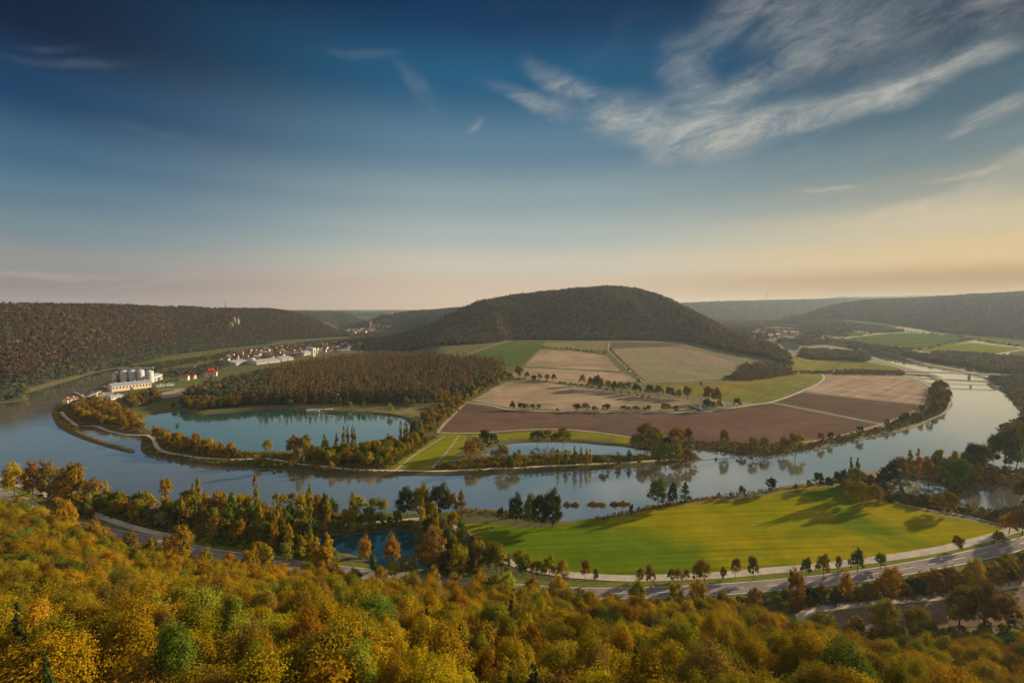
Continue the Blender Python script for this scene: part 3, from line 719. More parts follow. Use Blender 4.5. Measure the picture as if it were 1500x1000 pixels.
sheet('meadow', [(1250,474),(1300,468),(1322,472),(1318,478),(1285,481),(1262,480)], TURF, 1.0)
sheet('meadow', [(1282,483),(1318,481),(1325,484),(1300,486)], BRG, 1.0)
sheet('meadow', [(1400,489),(1460,494),(1540,497),(1540,508),(1480,506),(1432,498)], TURF, 1.0)
sheet('fallow_field', [(1255,507),(1290,510),(1340,516),(1400,522),(1340,522),(1290,516)], BRN, 0.8)
sheet('fallow_field', [(1062,478),(1080,477),(1080,479),(1062,480)], TAN, 1.0)
sheet('fallow_field', [(1125,480),(1150,475),(1172,476),(1150,482)], BRN, 1.5)
sheet('meadow', [(190,533),(250,521),(325,513),(360,511),(400,508),(330,519),(250,530),(200,537)], TURF, 0.3)
sheet('meadow', [(240,537),(275,532),(312,526),(318,529),(290,540),(262,547),(245,544)], TURF, 0.3)
sheet('meadow', [(190,570),(230,563),(285,552),(292,561),(280,566),(235,572),(200,578)], TURF, 0.25)
sheet('meadow', [(190,603),(215,594),(245,584),(262,585),(270,592),(262,600),(230,605),(208,614)], TURF, 0.2)
sheet('meadow', [(265,598),(330,598),(400,595),(480,594),(560,594),(620,600),(640,612),(612,628),(604,620),(588,609),(550,604),(450,600),(375,598),(310,602)], field_mat('beach_lawn', (0.12,0.13,0.04), (0.19,0.16,0.08), 0.04, 0, 4, 0.15), 0.15)
sheet('meadow', [(490,508),(520,503),(545,500),(548,506),(515,511)], TURF, 0.5)
sheet('gravel_yard', [(118,585),(135,575),(160,566),(168,575),(150,582),(125,590)], simple('yard', (0.30,0.27,0.24), 0.9, (0.22,0.20,0.18), 0.1), 0.2)
sheet('gravel_yard', [(235,577),(262,570),(288,568),(285,575),(262,580),(240,583)], simple('sandy_yard', (0.38,0.28,0.22), 0.9, (0.28,0.21,0.16), 0.1), 0.2)
ribbon('farm_track', [(195,577),(230,572),(262,569),(290,567)], 4, GRAV, 0.3)
ribbon('farm_track', [(225,552),(250,548),(275,545),(300,540)], 4, GRAV, 0.3)
# ---- hill woods (a mass of trees each)
def hill_zone(k, uo=0, u1=9999, extra=25):
    h = HILLS[k]; n = np.array(h['n'], float); m = (n[:, 0] >= uo) & (n[:, 0] <= u1)
    tt = np.linspace(h['t'][m][0], h['t'][m][-1], 60)
    df = np.interp(tt, h['t'], h['df']); dc = np.interp(tt, h['t'], h['dc'])
    return np.vstack([np.stack([tt*df, df], 1), np.stack([tt*(dc+extra), dc+extra], 1)[::-1]])
def hs_of(k, x, y): return hill(HILLS[k], x, y)[2]
def wood(name, k, sp, keys, wf, sx, sz, label, u0=-9999, u1=9999, extra=25, seed=3):
    x, y = scatter(None, sp, world=hill_zone(k, u0, u1, extra), seed=seed)
    w = wf(x, y, hs_of(k, x, y)); return stuff(name, x, y, keys, w, sx, sz, label, 'forest', seed)
K3 = [('far_tree','hillbrown'),('far_tree','hillolive'),('far_tree','hillgreen'),('far_conifer','hillgreen'),('far_tree','bronze')]
wood('hill_forest', 'A', 8.2, K3, lambda x, y, s: np.column_stack([3.2*smooth(s*5-0.3)+.1, 0.3+0.7*smooth(vnoise(x, y, 60, 4)*2), 0.5+2.5*smooth(1-s*5)+1.5*smooth(vnoise(x, y, 45, 7)*2.5-.4), 0.1+0.8*smooth(1-s*4), 0.35*smooth(s*3)*smooth(vnoise(x, y, 80, 2)+.6)+.02]), (0.8,1.5), (0.75,1.3), 'brown autumn forest covering the long valley side above the river bend', -700, 9999)
def wC(x, y, s):
    t = x/y; L = smooth((T(800)-t)/0.25)
    return np.column_stack([0.8-0.4*L, 2.4+1.8*smooth(vnoise(x, y, 50, 4)*2), 0.4+1.4*L+1.5*smooth(vnoise(x, y, 45, 7)*2.5-.4), 0.4+1.5*L+1.2*smooth(1-s*5), 1.2*(1-L)*smooth(vnoise(x, y, 70, 2)+.7)+.05])
wood('hill_forest', 'C', 8.2, K3, wC, (0.8,1.5), (0.75,1.4), 'dark mixed forest covering the round hill in the middle of the valley', extra=45)
kD = [('far_tree','hillgreen'),('far_tree','hillolive')]
wood('hill_forest', 'D', 14, kD, lambda x, y, s: np.column_stack([2+0*s, 1+0*s]), (1.4,2.0), (1.0,1.5), 'bluish far forest on the ridge left behind the round hill')
wood('hill_forest', 'B', 16, kD, lambda x, y, s: np.column_stack([1+0*s, 1.5+0*s]), (1.6,2.2), (1.0,1.5), 'hazy far forest on the ridge beyond the white town')
wood('hill_forest', 'H', 11, [('far_tree','ridgebrown'),('far_tree','hillgreen'),('far_tree','hillbrown')], lambda x, y, s: np.column_stack([4+0*s, 0.5+0.6*smooth(vnoise(x, y, 90, 3)*2), 1.2+0*s]), (1.1,1.6), (0.9,1.4), 'purple brown forest on the long ridge at the right of the valley', 1122, 2600)
wood('hill_forest', 'G', 26, kD, lambda x, y, s: np.column_stack([1+0*s, 2+0*s]), (2.4,3.4), (1.0,1.8), 'pale hazy forest on the farthest ridge right of the round hill', extra=60)
wood('hill_forest', 'E', 36, kD, lambda x, y, s: np.column_stack([1+0*s, 1+0*s]), (3,4.5), (1.2,2.2), 'palest far plateau forest on the skyline above the white town', extra=60)
wood('hill_forest', 'I', 40, kD, lambda x, y, s: np.column_stack([1+0*s, 1+0*s]), (3,4.5), (1.2,2.2), 'palest far plateau forest on the skyline above the right ridge', extra=60)
# ---- pine wood behind the lake: its front ranks single, the rest a mass
PINE = [(266,600),(300,601),(375,594),(475,592),(560,591),(637,590),(672,580),(700,568),(738,550),(738,538),(700,532),(655,530),(620,527),(590,525),(560,524),(535,526),(470,534),(430,542),(400,549),(350,560),(310,572),(285,580),(268,588)]
x, y = scatter(PINE, 6.6, seed=11)
x0 = x/np.maximum(y, 1); order = np.argsort(y+60*np.abs(x0+0.3)); fr = y < np.array([gp(u, 585)[1] for u in (0,)])[0]-8
near = np.where(fr)[0]; near = near[np.argsort(y[near])][:110]
for i in near: plant(x[i], y[i], 'conifer' if random.random() < .6 and x[i]/y[i] > T(372) else 'tree', pick([('bronze',4),('dark green',3),('olive',2),('amber',.6)]), random.uniform(1.0, 1.3), random.uniform(1.1, 1.45), 'trees along the front of the pine wood')
mk = np.ones(len(x), bool); mk[near] = False; x, y = x[mk], y[mk]; left = (x/y < T(390)) & (y < gp(0, 571)[1]*1.25)
stuff('pine_wood', x, y, [('far_conifer','pine'),('far_conifer','bronze'),('far_tree','pine'),('far_tree','hillgreen')], np.column_stack([np.where(left, .6, 4), np.where(left, .3, .7), 0.8+0*x, np.where(left, 3, 1.6)]), (1.1,1.6), (1.15,1.7), 'dense wood of bronze tipped pines behind the green lake', 'forest', 5)
# ---- far tree masses on the valley floor
def mass(name, P, sp, keys, w, sx, sz, label, seed): 
    x, y = scatter(P, sp, seed=seed); return stuff(name, x, y, keys, w, sx, sz, label, 'trees', seed)
kv = [('far_tree','hillgreen'),('far_tree','hillolive'),('far_tree','bronze')]
mass('tree_belt', [(190,541),(215,537),(250,532),(318,522),(335,516),(350,519),(320,526),(262,536),(240,542),(205,546)], 7, kv, [3,2,.5], (.6,1), (.6,.9), 'dark tree belt between the two strip fields under the long hill', 21)
mass('tree_belt', [(218,549),(240,544),(285,541),(300,536),(335,528),(340,534),(310,548),(290,552),(250,551),(232,556)], 10, kv, [3,2,.5], (.6,1), (.6,.9), 'scattered dark trees between the silo works and the scarlet roof', 22)
mass('tree_belt', [(1172,524),(1215,527),(1270,530),(1276,526),(1262,519),(1235,516),(1200,514),(1176,513)], 7, kv, [2,3,1], (.8,1.2), (.8,1.1), 'dark wood between the glinting river arm and the olive field', 23)
mass('tree_belt', [(1140,505),(1200,503),(1260,509),(1300,517),(1350,527),(1400,536),(1400,530),(1345,520),(1300,511),(1240,501),(1180,495),(1140,499)], 10, kv, [2,3,1], (.8,1.2), (.8,1.1), 'tree belt on the far bank of the narrow upper river', 24)
mass('tree_belt', [(1350,527),(1400,536),(1450,546),(1520,552),(1600,556),(1600,534),(1520,528),(1440,521),(1370,518)], 9, kv, [2,3,1], (.8,1.3), (.8,1.2), 'brown dark wood right of the upper river beyond the bridges', 25)
mass('tree_belt', [(1160,545),(1200,548),(1260,548.5),(1325,550),(1322,545),(1260,543),(1200,545)], 6, kv, [1,3,1], (.4,.7), (.3,.55), 'low shrub belt along the top of the ringed stubble field', 26)
mass('tree_belt', [(1440,556),(1470,568),(1490,584),(1500,600),(1496,615),(1480,624),(1464,636),(1540,650),(1640,640),(1640,556),(1500,552)], 8, kv, [1,3,1.5], (.7,1.1), (.6,.95), 'dark bank trees right of the footbridge end', 27)
mass('tree_belt', [(1058,556),(1080,547),(1090,534),(1125,532),(1160,541),(1168,548),(1140,553),(1100,557)], 8, kv, [1,3,2], (.5,.9), (.4,.7), 'bushy brown scrub at the right foot of the round hill', 28)
mass('tree_belt', [(500,498),(560,494),(600,498),(560,502),(520,503),(480,508),(400,516),(380,512),(450,503)], 13, kv, [3,2,.3], (.8,1.2), (.7,1), 'dark trees between the village and the far valley', 29)
mass('tree_belt', [(500,480),(600,478),(640,484),(600,492),(540,494),(490,492)], 24, kv, [3,2,.3], (1.2,2), (.7,1), 'far trees on the valley floor around the white town', 30)
mass('tree_belt', [(1060,480),(1130,483),(1180,478),(1250,484),(1240,494),(1180,495),(1120,498),(1075,490)], 22, kv, [2,3,.5], (1.2,2), (.7,1.1), 'hazy trees scattered around the far right village', 31)
mass('tree_belt', [(1130,478),(1180,472),(1240,472),(1300,480),(1330,486),(1280,488),(1230,480),(1170,480)], 16, kv, [1,3,1], (1.1,1.7), (.8,1.1), 'hedgerows and groves below the long right ridge', 32)
mass('tree_belt', [(-120,606),(0,596),(50,579),(87,565),(125,554),(162,543),(190,536),(250,520),(330,510),(400,503),(400,500),(330,507),(250,514),(180,525),(100,552),(40,572),(-20,584),(-120,590)], 6.5, kv, [4,1.5,.2], (.9,1.3), (.7,1.1), 'dark green trees fringing the foot of the long hill', 33)
mass('tree_belt', [(1030,466),(1080,463),(1180,463),(1180,476),(1120,480),(1060,481),(1040,478)], 24, kv, [1,3,1], (1.6,2.6), (.8,1.2), 'hazy groves before the farthest right ridge', 34)
mass('tree_belt', [(318,530),(345,516),(400,509),(450,505),(500,502),(530,503),(520,511),(470,517),(440,522),(400,526),(345,535)], 17, kv, [3,2,.5], (.5,.9), (.5,.8), 'garden trees between the houses of the village', 35)
mass('tree_belt', [(160,566),(235,560),(262,556),(262,549),(230,549),(165,556)], 26, kv, [3,2,.5], (.5,.8), (.5,.7), 'trees around the silo works', 36)
def line_trees(L, n, kindp, w, hgt, label_group, jitter=3):
    W = catmull(Gs(L), n=10); idx = np.linspace(0, len(W)-1, n)
    for q in idx:
        i = int(q); x, y = W[i]; x += random.uniform(-jitter, jitter); y += random.uniform(-jitter, jitter)
        k = pick(kindp); plant(x, y, k[0], k[1], w*random.uniform(.75, 1.25), hgt*random.uniform(.75, 1.25), label_group)
for L, n, s in (([(1300,509),(1350,512),(1400,500),(1430,497)], 26, 1), ([(1240,503),(1300,509),(1340,512)], 14, 1), ([(1265,490),(1312,486),(1360,489),(1420,496)], 26, 1), ([(1375,488),(1430,498),(1500,509)], 20, 1)):
    line_trees(L, n, [(('shrub','bronze'),1),(('shrub','dark green'),2)], 2.4, 1.7, 'field hedge bushes on the far right slope', 6)
# ---- explicit trees: u, v of foot, v of top, width in photo pixels, kind, colour
def tree_px(u, vb, vt, w, kind, colour, group):
    x, y = G(u, vb) if vb < 640 else gp(u, vb, 1.6); z = H1(x, y)
    lo, hi = 0.5, 60
    for _ in range(30):
        m = (lo+hi)/2
        if to_px(x, y, z+m)[1] > vt: lo = m
        else: hi = m
    S = SPEC[kind]; wid = w*math.hypot(y, 0)/F*1.0
    plant(x, y, kind, colour, wid/2/(S[1]*1.05), lo/S[3], group, z=z)
g = 'big trees along the near river bank'
for a in [(597,757,713,30,'oak','dark green'),(618,760,709,30,'oak','olive'),(643,757,708,34,'oak','dark green'),(662,757,720,20,'tree','bronze'),(676,758,716,22,'conifer','bronze'),(618,778,726,12,'poplar','golden'),(639,788,745,13,'poplar','golden'),(632,770,735,22,'tree','olive'),
          (651,783,754,10,'tree','pale willow'),(663,778,748,16,'tree','amber'),(756,767,722,24,'oak','dark green'),(775,770,724,22,'oak','green'),(793,771,722,28,'oak','dark green'),(810,772,717,36,'oak','dark green'),(733,762,745,12,'shrub','dark green'),
          (964,741,701,28,'oak','green'),(984,744,706,15,'tree','dark green'),(1003,734,704,19,'conifer','dark green'),(1087,727,713,12,'shrub','dark green'),(1129,722,698,15,'tree','dark green'),(1199,714,690,16,'tree','dark green'),(1213,716,697,12,'tree','dark green'),
          (1165,718,708,6,'shrub','green'),(1185,714,703,8,'shrub','green'),(1053,731,721,7,'shrub','bronze'),(1070,729,720,6,'shrub','bronze'),(925,754,739,9,'shrub','dark green')]: tree_px(*a, g)
g = 'poplars and trees by the right bank'
for a in [(1246,726,667,9,'poplar','green'),(1256,727,668,9,'poplar','olive'),(1236,718,689,16,'tree','dark green'),(1276,722,697,14,'poplar','golden'),(1240,735,700,22,'tree','olive'),(1262,740,703,26,'tree','olive'),(1283,742,708,18,'tree','bronze'),
          (1333,700,657,12,'poplar','olive'),(1344,700,655,12,'poplar','amber'),(1303,712,677,26,'tree','dark green'),(1318,708,668,20,'tree','bronze'),(1360,712,670,18,'tree','olive'),(1388,712,668,26,'tree','green'),(1408,715,672,22,'tree','green'),(1425,710,676,18,'tree','olive'),(1290,716,690,14,'tree','dark green'),
          (1378,750,722,22,'tree','olive'),(1392,752,719,18,'tree','olive'),(1355,738,722,14,'tree','green'),(1398,716,702,14,'tree','pale willow'),(1425,690,648,26,'tree','dark green'),(1440,680,650,18,'tree','bronze'),(1472,690,625,34,'oak','dark green'),(1490,680,622,26,'oak','bronze'),(1455,665,635,16,'tree','dark green'),
          (1500,640,606,24,'tree','dark green'),(1497,785,742,26,'tree','bronze'),(1478,782,752,22,'tree','amber'),(1320,725,712,8,'shrub','green'),(1462,708,692,18,'tree','bronze'),(1500,735,700,26,'tree','bronze')]: tree_px(*a, g)
g = 'young roadside trees along the gravel path'
for a in [(857,851,818,15,'tree','amber'),(872,854,830,10,'tree','olive'),(938,852,831,13,'tree','olive'),(953,862,826,17,'tree','bronze'),(983,852,832,13,'tree','olive'),(994,851,831,13,'tree','amber'),(1006,850,833,10,'tree','bronze'),(1020,855,822,14,'tree','olive'),(1032,853,817,20,'tree','golden'),
          (1059,849,830,10,'tree','bronze'),(1077,845,816,14,'tree','bronze'),(1104,850,813,16,'tree','olive'),(1181,846,815,15,'tree','green'),(1206,846,810,20,'tree','olive'),(1227,838,812,9,'tree','golden'),(1245,832,820,7,'shrub','bronze'),(1256,838,804,17,'tree','dark green'),(1290,833,809,15,'tree','green'),(1404,806,784,16,'tree','bronze'),(1462,798,777,16,'tree','olive')]: tree_px(*a, g)
g = 'lone trees at the lake edge'
for a in [(498,594,581,8,'tree','green'),(508,594,582,7,'tree','green'),(514,600,588,7,'tree','olive'),(532,600,587,7,'tree','green'),(571,605,591,10,'tree','lime'),(595,595,581,10,'tree','bronze'),(605,597,584,9,'tree','bronze'),(617,594,580,9,'tree','green'),(447,594,584,6,'shrub','green'),(260,613,603,5,'shrub','dark green'),
          (564,594,582,9,'tree','dark green'),(425,596,584,9,'tree','green'),(254,598,590,6,'shrub','dark green')]: tree_px(*a, g)
g = 'slender poplars between lake and river'
for a in [(503,656,621,6,'poplar','olive'),(509,657,622,6,'poplar','olive'),(516,657,622,6,'poplar','amber'),(521,657,624,5,'poplar','olive'),(492,660,632,6,'poplar','bronze'),(476,662,634,8,'poplar','bronze'),(587,650,613,6,'poplar','olive'),(593,650,615,6,'poplar','amber'),(597,650,615,5,'poplar','olive'),(629,632,601,6,'poplar','golden'),
          (646,588,566,5,'poplar','golden'),(652,590,570,5,'poplar','golden'),(568,652,633,5,'poplar','olive'),(817,680,655,7,'poplar','olive'),(828,681,657,8,'poplar','green'),(842,681,651,8,'poplar','olive'),(851,681,652,6,'poplar','golden'),(858,681,655,7,'poplar','golden'),(864,680,656,6,'poplar','golden'),(906,678,660,9,'poplar','olive'),(922,676,657,9,'poplar','green'),(760,668,658,8,'shrub','golden')]: tree_px(*a, g)
g = 'trees on the far river bank and island'
for a in [(948,657,618,34,'oak','olive'),(962,658,628,22,'tree','olive'),(932,658,636,22,'tree','green'),(990,656,625,26,'tree','golden'),(1008,655,627,16,'tree','olive'),(975,657,640,20,'tree','dark green'),(1061,660,629,14,'tree','olive'),(1102,664,638,14,'tree','golden'),(1086,664,652,14,'shrub','bronze'),(1120,662,640,14,'tree','olive'),(1148,662,640,16,'tree','bronze'),(1165,663,634,26,'tree','olive'),
          (787,649,630,24,'tree','green'),(802,648,628,14,'tree','bronze'),(825,649,627,26,'tree','olive'),(812,649,634,14,'tree','olive'),(709,662,628,20,'tree','dark green'),(698,668,638,20,'tree','pale willow'),(690,676,645,22,'tree','amber'),(735,682,650,24,'tree','pale willow'),(755,683,662,14,'tree','bronze'),(724,650,637,16,'shrub','dark green'),(748,686,668,16,'shrub','green'),
          (975,680,650,24,'tree','green'),(990,680,650,22,'tree','olive'),(1005,678,656,22,'tree','bronze'),(1016,676,664,16,'shrub','amber'),(960,681,655,18,'tree','olive'),(940,682,664,18,'shrub','olive'),(885,682,668,18,'shrub','green'),(440,684,655,16,'tree','pale willow'),(430,668,638,22,'tree','amber'),(445,668,637,26,'tree','bronze'),(393,664,643,14,'tree','golden'),
          (616,640,618,10,'tree','bronze'),(606,645,616,10,'tree','dark green'),(622,620,602,14,'tree','bronze')]: tree_px(*a, g)
g = 'field trees around the white chapel and stubble fields'
for a in [(760,553,536,14,'tree','bronze'),(772,553,544,8,'tree','bronze'),(782,558,549,9,'tree','dark green'),(791,557,547,8,'tree','bronze'),(801,558,547,9,'tree','bronze'),(811,558,547,8,'tree','dark green'),(853,564,548,12,'tree','olive'),(866,569,552,14,'tree','bronze'),(876,570,550,18,'tree','dark green'),(891,571,556,12,'tree','olive'),(900,573,558,11,'tree','dark green'),(910,574,559,11,'tree','bronze'),
          (920,574,558,11,'tree','olive'),(932,577,562,16,'tree','dark green'),(952,580,563,14,'tree','dark green'),(965,581,564,16,'tree','bronze'),(982,582,566,15,'tree','dark green'),(994,583,570,9,'tree','bronze'),(1007,584,565,15,'tree','bronze'),(1037,590,564,19,'tree','bronze'),(1051,590,568,12,'tree','bronze'),(1036,601,584,15,'tree','dark green'),(1045,600,588,9,'tree','bronze'),(1053,597,585,9,'tree','golden'),(1080,597,582,12,'tree','bronze'),
          (751,600,587,8,'shrub','dark green'),(764,600,589,13,'tree','dark green'),(771,600,590,8,'tree','bronze'),(780,600,591,9,'tree','dark green'),(789,601,591,7,'tree','bronze'),(817,602,598,6,'shrub','bronze'),(845,602,590,14,'tree','dark green'),(858,602,590,13,'tree','bronze'),(871,602,594,10,'shrub','bronze'),(888,602,591,14,'tree','dark green'),(914,602,593,12,'tree','green'),(922,602,596,8,'shrub','bronze'),(932,602,594,11,'shrub','green'),(945,602,596,10,'shrub','green'),(950,602,593,7,'tree','dark green'),
          (976,602,590,16,'tree','bronze'),(990,602,594,10,'shrub','dark green'),(1027,566,560,5,'shrub','dark green')]: tree_px(*a, g)
for L, n, k in (([(795,509),(830,512),(860,516),(887,518)], 16, 1.5), ([(893,512),(905,524),(920,542),(937,560)], 14, 1.3), ([(820,561),(850,565),(900,574),(950,583)], 16, 1.2), ([(742,550),(760,555),(800,560)], 9, 1.1)):
    line_trees(L, n, [(('shrub','dark green'),2),(('shrub','bronze'),1),(('shrub','olive'),1)], k, k, 'hedge shrubs between the slope fields', 2)
g = 'trees between road and gravel loop'
for a in [(1166,898,834,24,'oak','amber'),(1186,893,856,20,'tree','dark green'),(1200,893,856,18,'tree','olive'),(1240,885,838,24,'oak','amber'),(1303,882,828,30,'oak','golden'),(1225,890,862,20,'tree','dark green'),(1258,886,857,22,'tree','bronze'),(1275,884,853,24,'tree','bronze'),(1322,880,850,26,'tree','bronze'),(1340,878,845,26,'tree','dark green'),(1365,876,834,34,'tree','bronze'),(1392,872,832,34,'tree','bronze'),(1425,868,818,28,'oak','golden'),(1455,862,828,30,'tree','bronze'),(1478,858,818,26,'oak','olive'),(1495,856,826,28,'tree','bronze'),(1515,830,796,26,'tree','dark green'),
          (1295,935,878,46,'oak','olive'),(1345,934,890,40,'oak','olive'),(1405,915,858,44,'oak','olive'),(1440,925,850,46,'oak','bronze'),(1210,935,898,34,'tree','olive'),(1478,922,872,40,'oak','amber'),(1250,944,902,30,'tree','bronze')]: tree_px(*a, g)
g = 'trees on the near verge of the main road'
for a in [(25,762,728,26,'oak','amber'),(58,775,738,26,'oak','golden'),(95,800,756,34,'oak','amber'),(142,812,765,34,'oak','golden'),(188,822,780,30,'oak','bronze'),(222,832,790,26,'tree','golden'),(248,838,786,30,'oak','golden'),(300,846,806,30,'oak','olive'),(335,848,812,26,'tree','amber'),(368,850,806,26,'oak','golden'),(452,862,822,28,'oak','olive'),(492,866,826,30,'oak','golden'),
          (520,868,832,24,'tree','bronze'),(556,872,830,30,'oak','golden'),(600,876,838,26,'tree','olive'),(635,878,832,26,'oak','golden'),(668,880,838,24,'tree','bronze'),(700,882,836,30,'oak','amber'),(722,884,842,24,'tree','golden'),(742,888,840,34,'oak','lime'),(778,892,846,30,'oak','bronze'),(815,892,845,32,'oak','golden'),(850,895,862,22,'tree','bronze'),(935,898,848,30,'oak','lime'),(990,896,852,24,'tree','amber'),(1020,896,848,26,'tree','golden'),(1060,900,866,24,'tree','olive'),(1105,898,862,24,'tree','bronze')]: tree_px(*a, g)
g = 'pond side trees'
for a in [(575,832,785,26,'oak','amber'),(534,826,786,20,'oak','amber'),(549,846,808,12,'tree','green'),(606,852,812,12,'tree','lime'),(594,846,813,12,'tree','amber'),(635,838,772,44,'oak','bronze'),(655,806,776,26,'tree','dark green'),(670,846,798,32,'oak','olive'),(684,806,785,24,'tree','pale willow'),(700,824,790,22,'tree','amber'),(655,846,806,22,'tree','dark green'),(462,842,785,22,'poplar','golden'),(480,842,775,18,'poplar','golden'),(471,846,795,22,'poplar','golden'),
          (420,829,792,16,'tree','lime'),(443,818,780,16,'poplar','golden'),(425,820,762,14,'poplar','golden'),(401,812,748,12,'poplar','golden'),(455,808,772,13,'poplar','golden'),(380,830,790,22,'tree','golden'),(392,838,795,22,'poplar','golden'),(578,846,822,22,'tree','golden'),(244,732,698,18,'tree','golden'),(278,740,716,26,'tree','golden'),(301,742,720,14,'poplar','golden'),(328,745,719,12,'poplar','golden'),(344,746,721,11,'poplar','golden'),(360,746,721,12,'poplar','golden'),
          (106,738,676,34,'oak','golden'),(75,732,674,30,'oak','bronze'),(48,730,676,26,'oak','amber'),(22,726,678,30,'oak','golden'),(170,756,731,18,'tree','golden'),(218,765,741,11,'poplar','golden'),(100,790,728,30,'oak','golden'),(265,832,770,34,'oak','golden'),(135,735,700,30,'oak','bronze'),(524,752,727,26,'tree','lime'),(550,752,728,22,'tree','green'),(563,752,731,12,'tree','lime'),(428,742,720,14,'tree','golden'),(415,746,722,14,'tree','golden'),(405,742,721,11,'tree','olive'),(448,746,720,24,'tree','golden'),(466,748,724,18,'tree','amber')]: tree_px(*a, g)
# ---- zones of single trees and shrubs
def zone(P, sp, spec, group, smin=.75, smax=1.2, hmin=.7, hmax=1.15, seed=0, maxn=999):
    x, y = scatter(P, sp, seed=seed); ii = list(range(len(x))); random.shuffle(ii)
    for i in ii[:maxn]:
        k, c = pick(spec); s = random.uniform(smin, smax); plant(x[i], y[i], k, c, s, s*random.uniform(hmin, hmax)/((smin+smax)/2)*1.0, group)
ORG = [(('tree','amber'),3),(('tree','golden'),3),(('tree','bronze'),3),(('tree','rust'),.6),(('tree','olive'),1)]
MIX = [(('tree','golden'),4.5),(('tree','olive'),4.5),(('tree','green'),6),(('tree','lime'),1.4),(('poplar','olive'),1.4),(('tree','amber'),1.2),(('tree','bronze'),.8),(('tree','pale willow'),.8),(('tree','dark green'),1.5),(('poplar','golden'),1)]
DKM = [(('tree','bronze'),3),(('tree','olive'),4),(('tree','dark green'),2),(('tree','green'),1)]
zone([(103,600),(118,592),(140,588),(180,606),(206,618),(207,631),(180,628),(150,621),(120,614)], 7.5, ORG, 'orange trees on the island tip', .8, 1.25, seed=1)
zone([(180,588),(200,580),(232,578),(238,588),(215,594),(195,601)], 9, [(('tree','bronze'),2),(('tree','dark green'),2),(('tree','amber'),1)], 'trees between silo works and lake', .8, 1.2, seed=2)
zone([(212,632),(245,642),(290,652),(345,664),(352,671),(300,668),(262,662),(236,652),(222,640)], 6.6, ORG, 'orange trees between lake and embankment path', .8, 1.25, seed=3)
zone([(445,667),(475,664),(520,665),(560,656),(600,646),(628,640),(612,655),(585,672),(570,685),(520,686),(480,682),(450,676)], 7.2, [(('tree','olive'),4),(('tree','golden'),3),(('tree','green'),2),(('tree','bronze'),1)], 'wood between lake and river', .8, 1.2, .8, 1.25, seed=4)
zone([(740,546),(752,553),(712,573),(683,590),(655,622),(640,636),(620,638),(628,610),(650,596),(680,580),(705,566)], 8.5, [(('tree','golden'),3),(('tree','olive'),3),(('tree','dark green'),1),(('shrub','amber'),2)], 'trees down the right edge of the pine wood', .65, 1.05, seed=5)
zone([(1090,660),(1125,659),(1205,650),(1290,632),(1350,616),(1386,602),(1393,582),(1385,566),(1372,562),(1360,575),(1358,596),(1330,612),(1290,628),(1225,644),(1150,656)], 8.2, [(('tree','dark green'),3),(('tree','bronze'),3),(('shrub','olive'),3),(('shrub','bronze'),2)], 'bank trees beside the ploughed fields', .55, 1.0, seed=6)
zone([(1285,698),(1330,688),(1370,680),(1420,670),(1450,663),(1440,692),(1400,690),(1370,688),(1330,690),(1295,700)], 6.5, DKM, 'dark trees between river and lily pond', .45, .8, seed=7)
zone([(1288,722),(1310,727),(1345,735),(1400,745),(1440,755),(1492,768),(1485,756),(1440,750),(1400,738),(1365,730),(1310,724)], 5, [(('shrub','bronze'),2),(('shrub','olive'),3),(('shrub','golden'),1)], 'bushes along the lower edge of the ponds', .5, .85, seed=8)
zone([(1225,715),(1262,722),(1300,735),(1292,722),(1275,705),(1240,706)], 5.5, [(('tree','olive'),2),(('tree','dark green'),2),(('shrub','bronze'),2)], 'thicket at the meadow corner', .6, .9, seed=9)
zone([(712,818),(740,822),(790,838),(835,852),(845,856),(820,858),(770,856),(730,850),(705,840)], 5.6, [(('tree','olive'),4),(('tree','golden'),2),(('tree','green'),2)], 'close row of trees between meadow and road', .8, 1.1, 1.0, 1.3, seed=10)
NEARB = [(-60,700),(30,714),(100,728),(215,745),(300,750),(375,755),(470,758),(560,758),(600,764),(600,774),(520,776),(470,778),(455,790),(470,808),(500,822),(560,842),(640,850),(600,846),(460,832),(400,816),(302,802),(232,786),(150,772),(60,742),(-40,712)]
NEARZ = [(-60,700),(30,714),(100,728),(215,745),(300,750),(375,755),(470,758),(560,758),(600,764),(596,770),(520,774),(462,778),(448,790),(452,806),(462,818),(470,836),(400,816),(302,802),(232,786),(150,772),(60,742),(-40,712)]
zone(NEARZ, 5.9, MIX, 'trees between river and road on the left', .65, 1.15, .9, 1.5, seed=12, maxn=420)
zone([(615,776),(640,772),(690,792),(715,812),(700,845),(655,850),(648,826),(625,806)], 7.5, DKM+[(('tree','pale willow'),1),(('tree','green'),2)], 'thicket right of the blue pond', .7, 1.0, seed=13)
zone([(640,690),(700,688),(760,685),(800,680),(860,679),(940,675),(940,671),(880,670),(820,668),(745,672),(690,676),(650,682)], 6.0, [(('shrub','olive'),3),(('shrub','bronze'),2),(('shrub','golden'),1)], 'shrubs on the narrow island', .7, 1.2, seed=14)
zone([(375,668),(440,672),(450,684),(500,692),(470,690),(400,684),(375,680)], 6, [(('shrub','green'),3),(('shrub','olive'),3),(('tree','golden'),1)], 'shrubs on the river embankment', .7, 1.1, seed=15)
zone([(1135,848),(1200,838),(1300,827),(1400,812),(1500,786),(1500,790),(1400,818),(1300,834),(1200,845)], 4.6, [(('shrub','green'),3),(('shrub','olive'),3)], 'low hedge between path and road', .55, .85, seed=16)
zone([(870,852),(940,858),(1020,856),(1120,848),(1120,843),(1000,850),(900,852)], 4.6, [(('shrub','green'),3),(('shrub','olive'),3),(('shrub','golden'),1)], 'low hedge between path and road', .5, .8, seed=17)
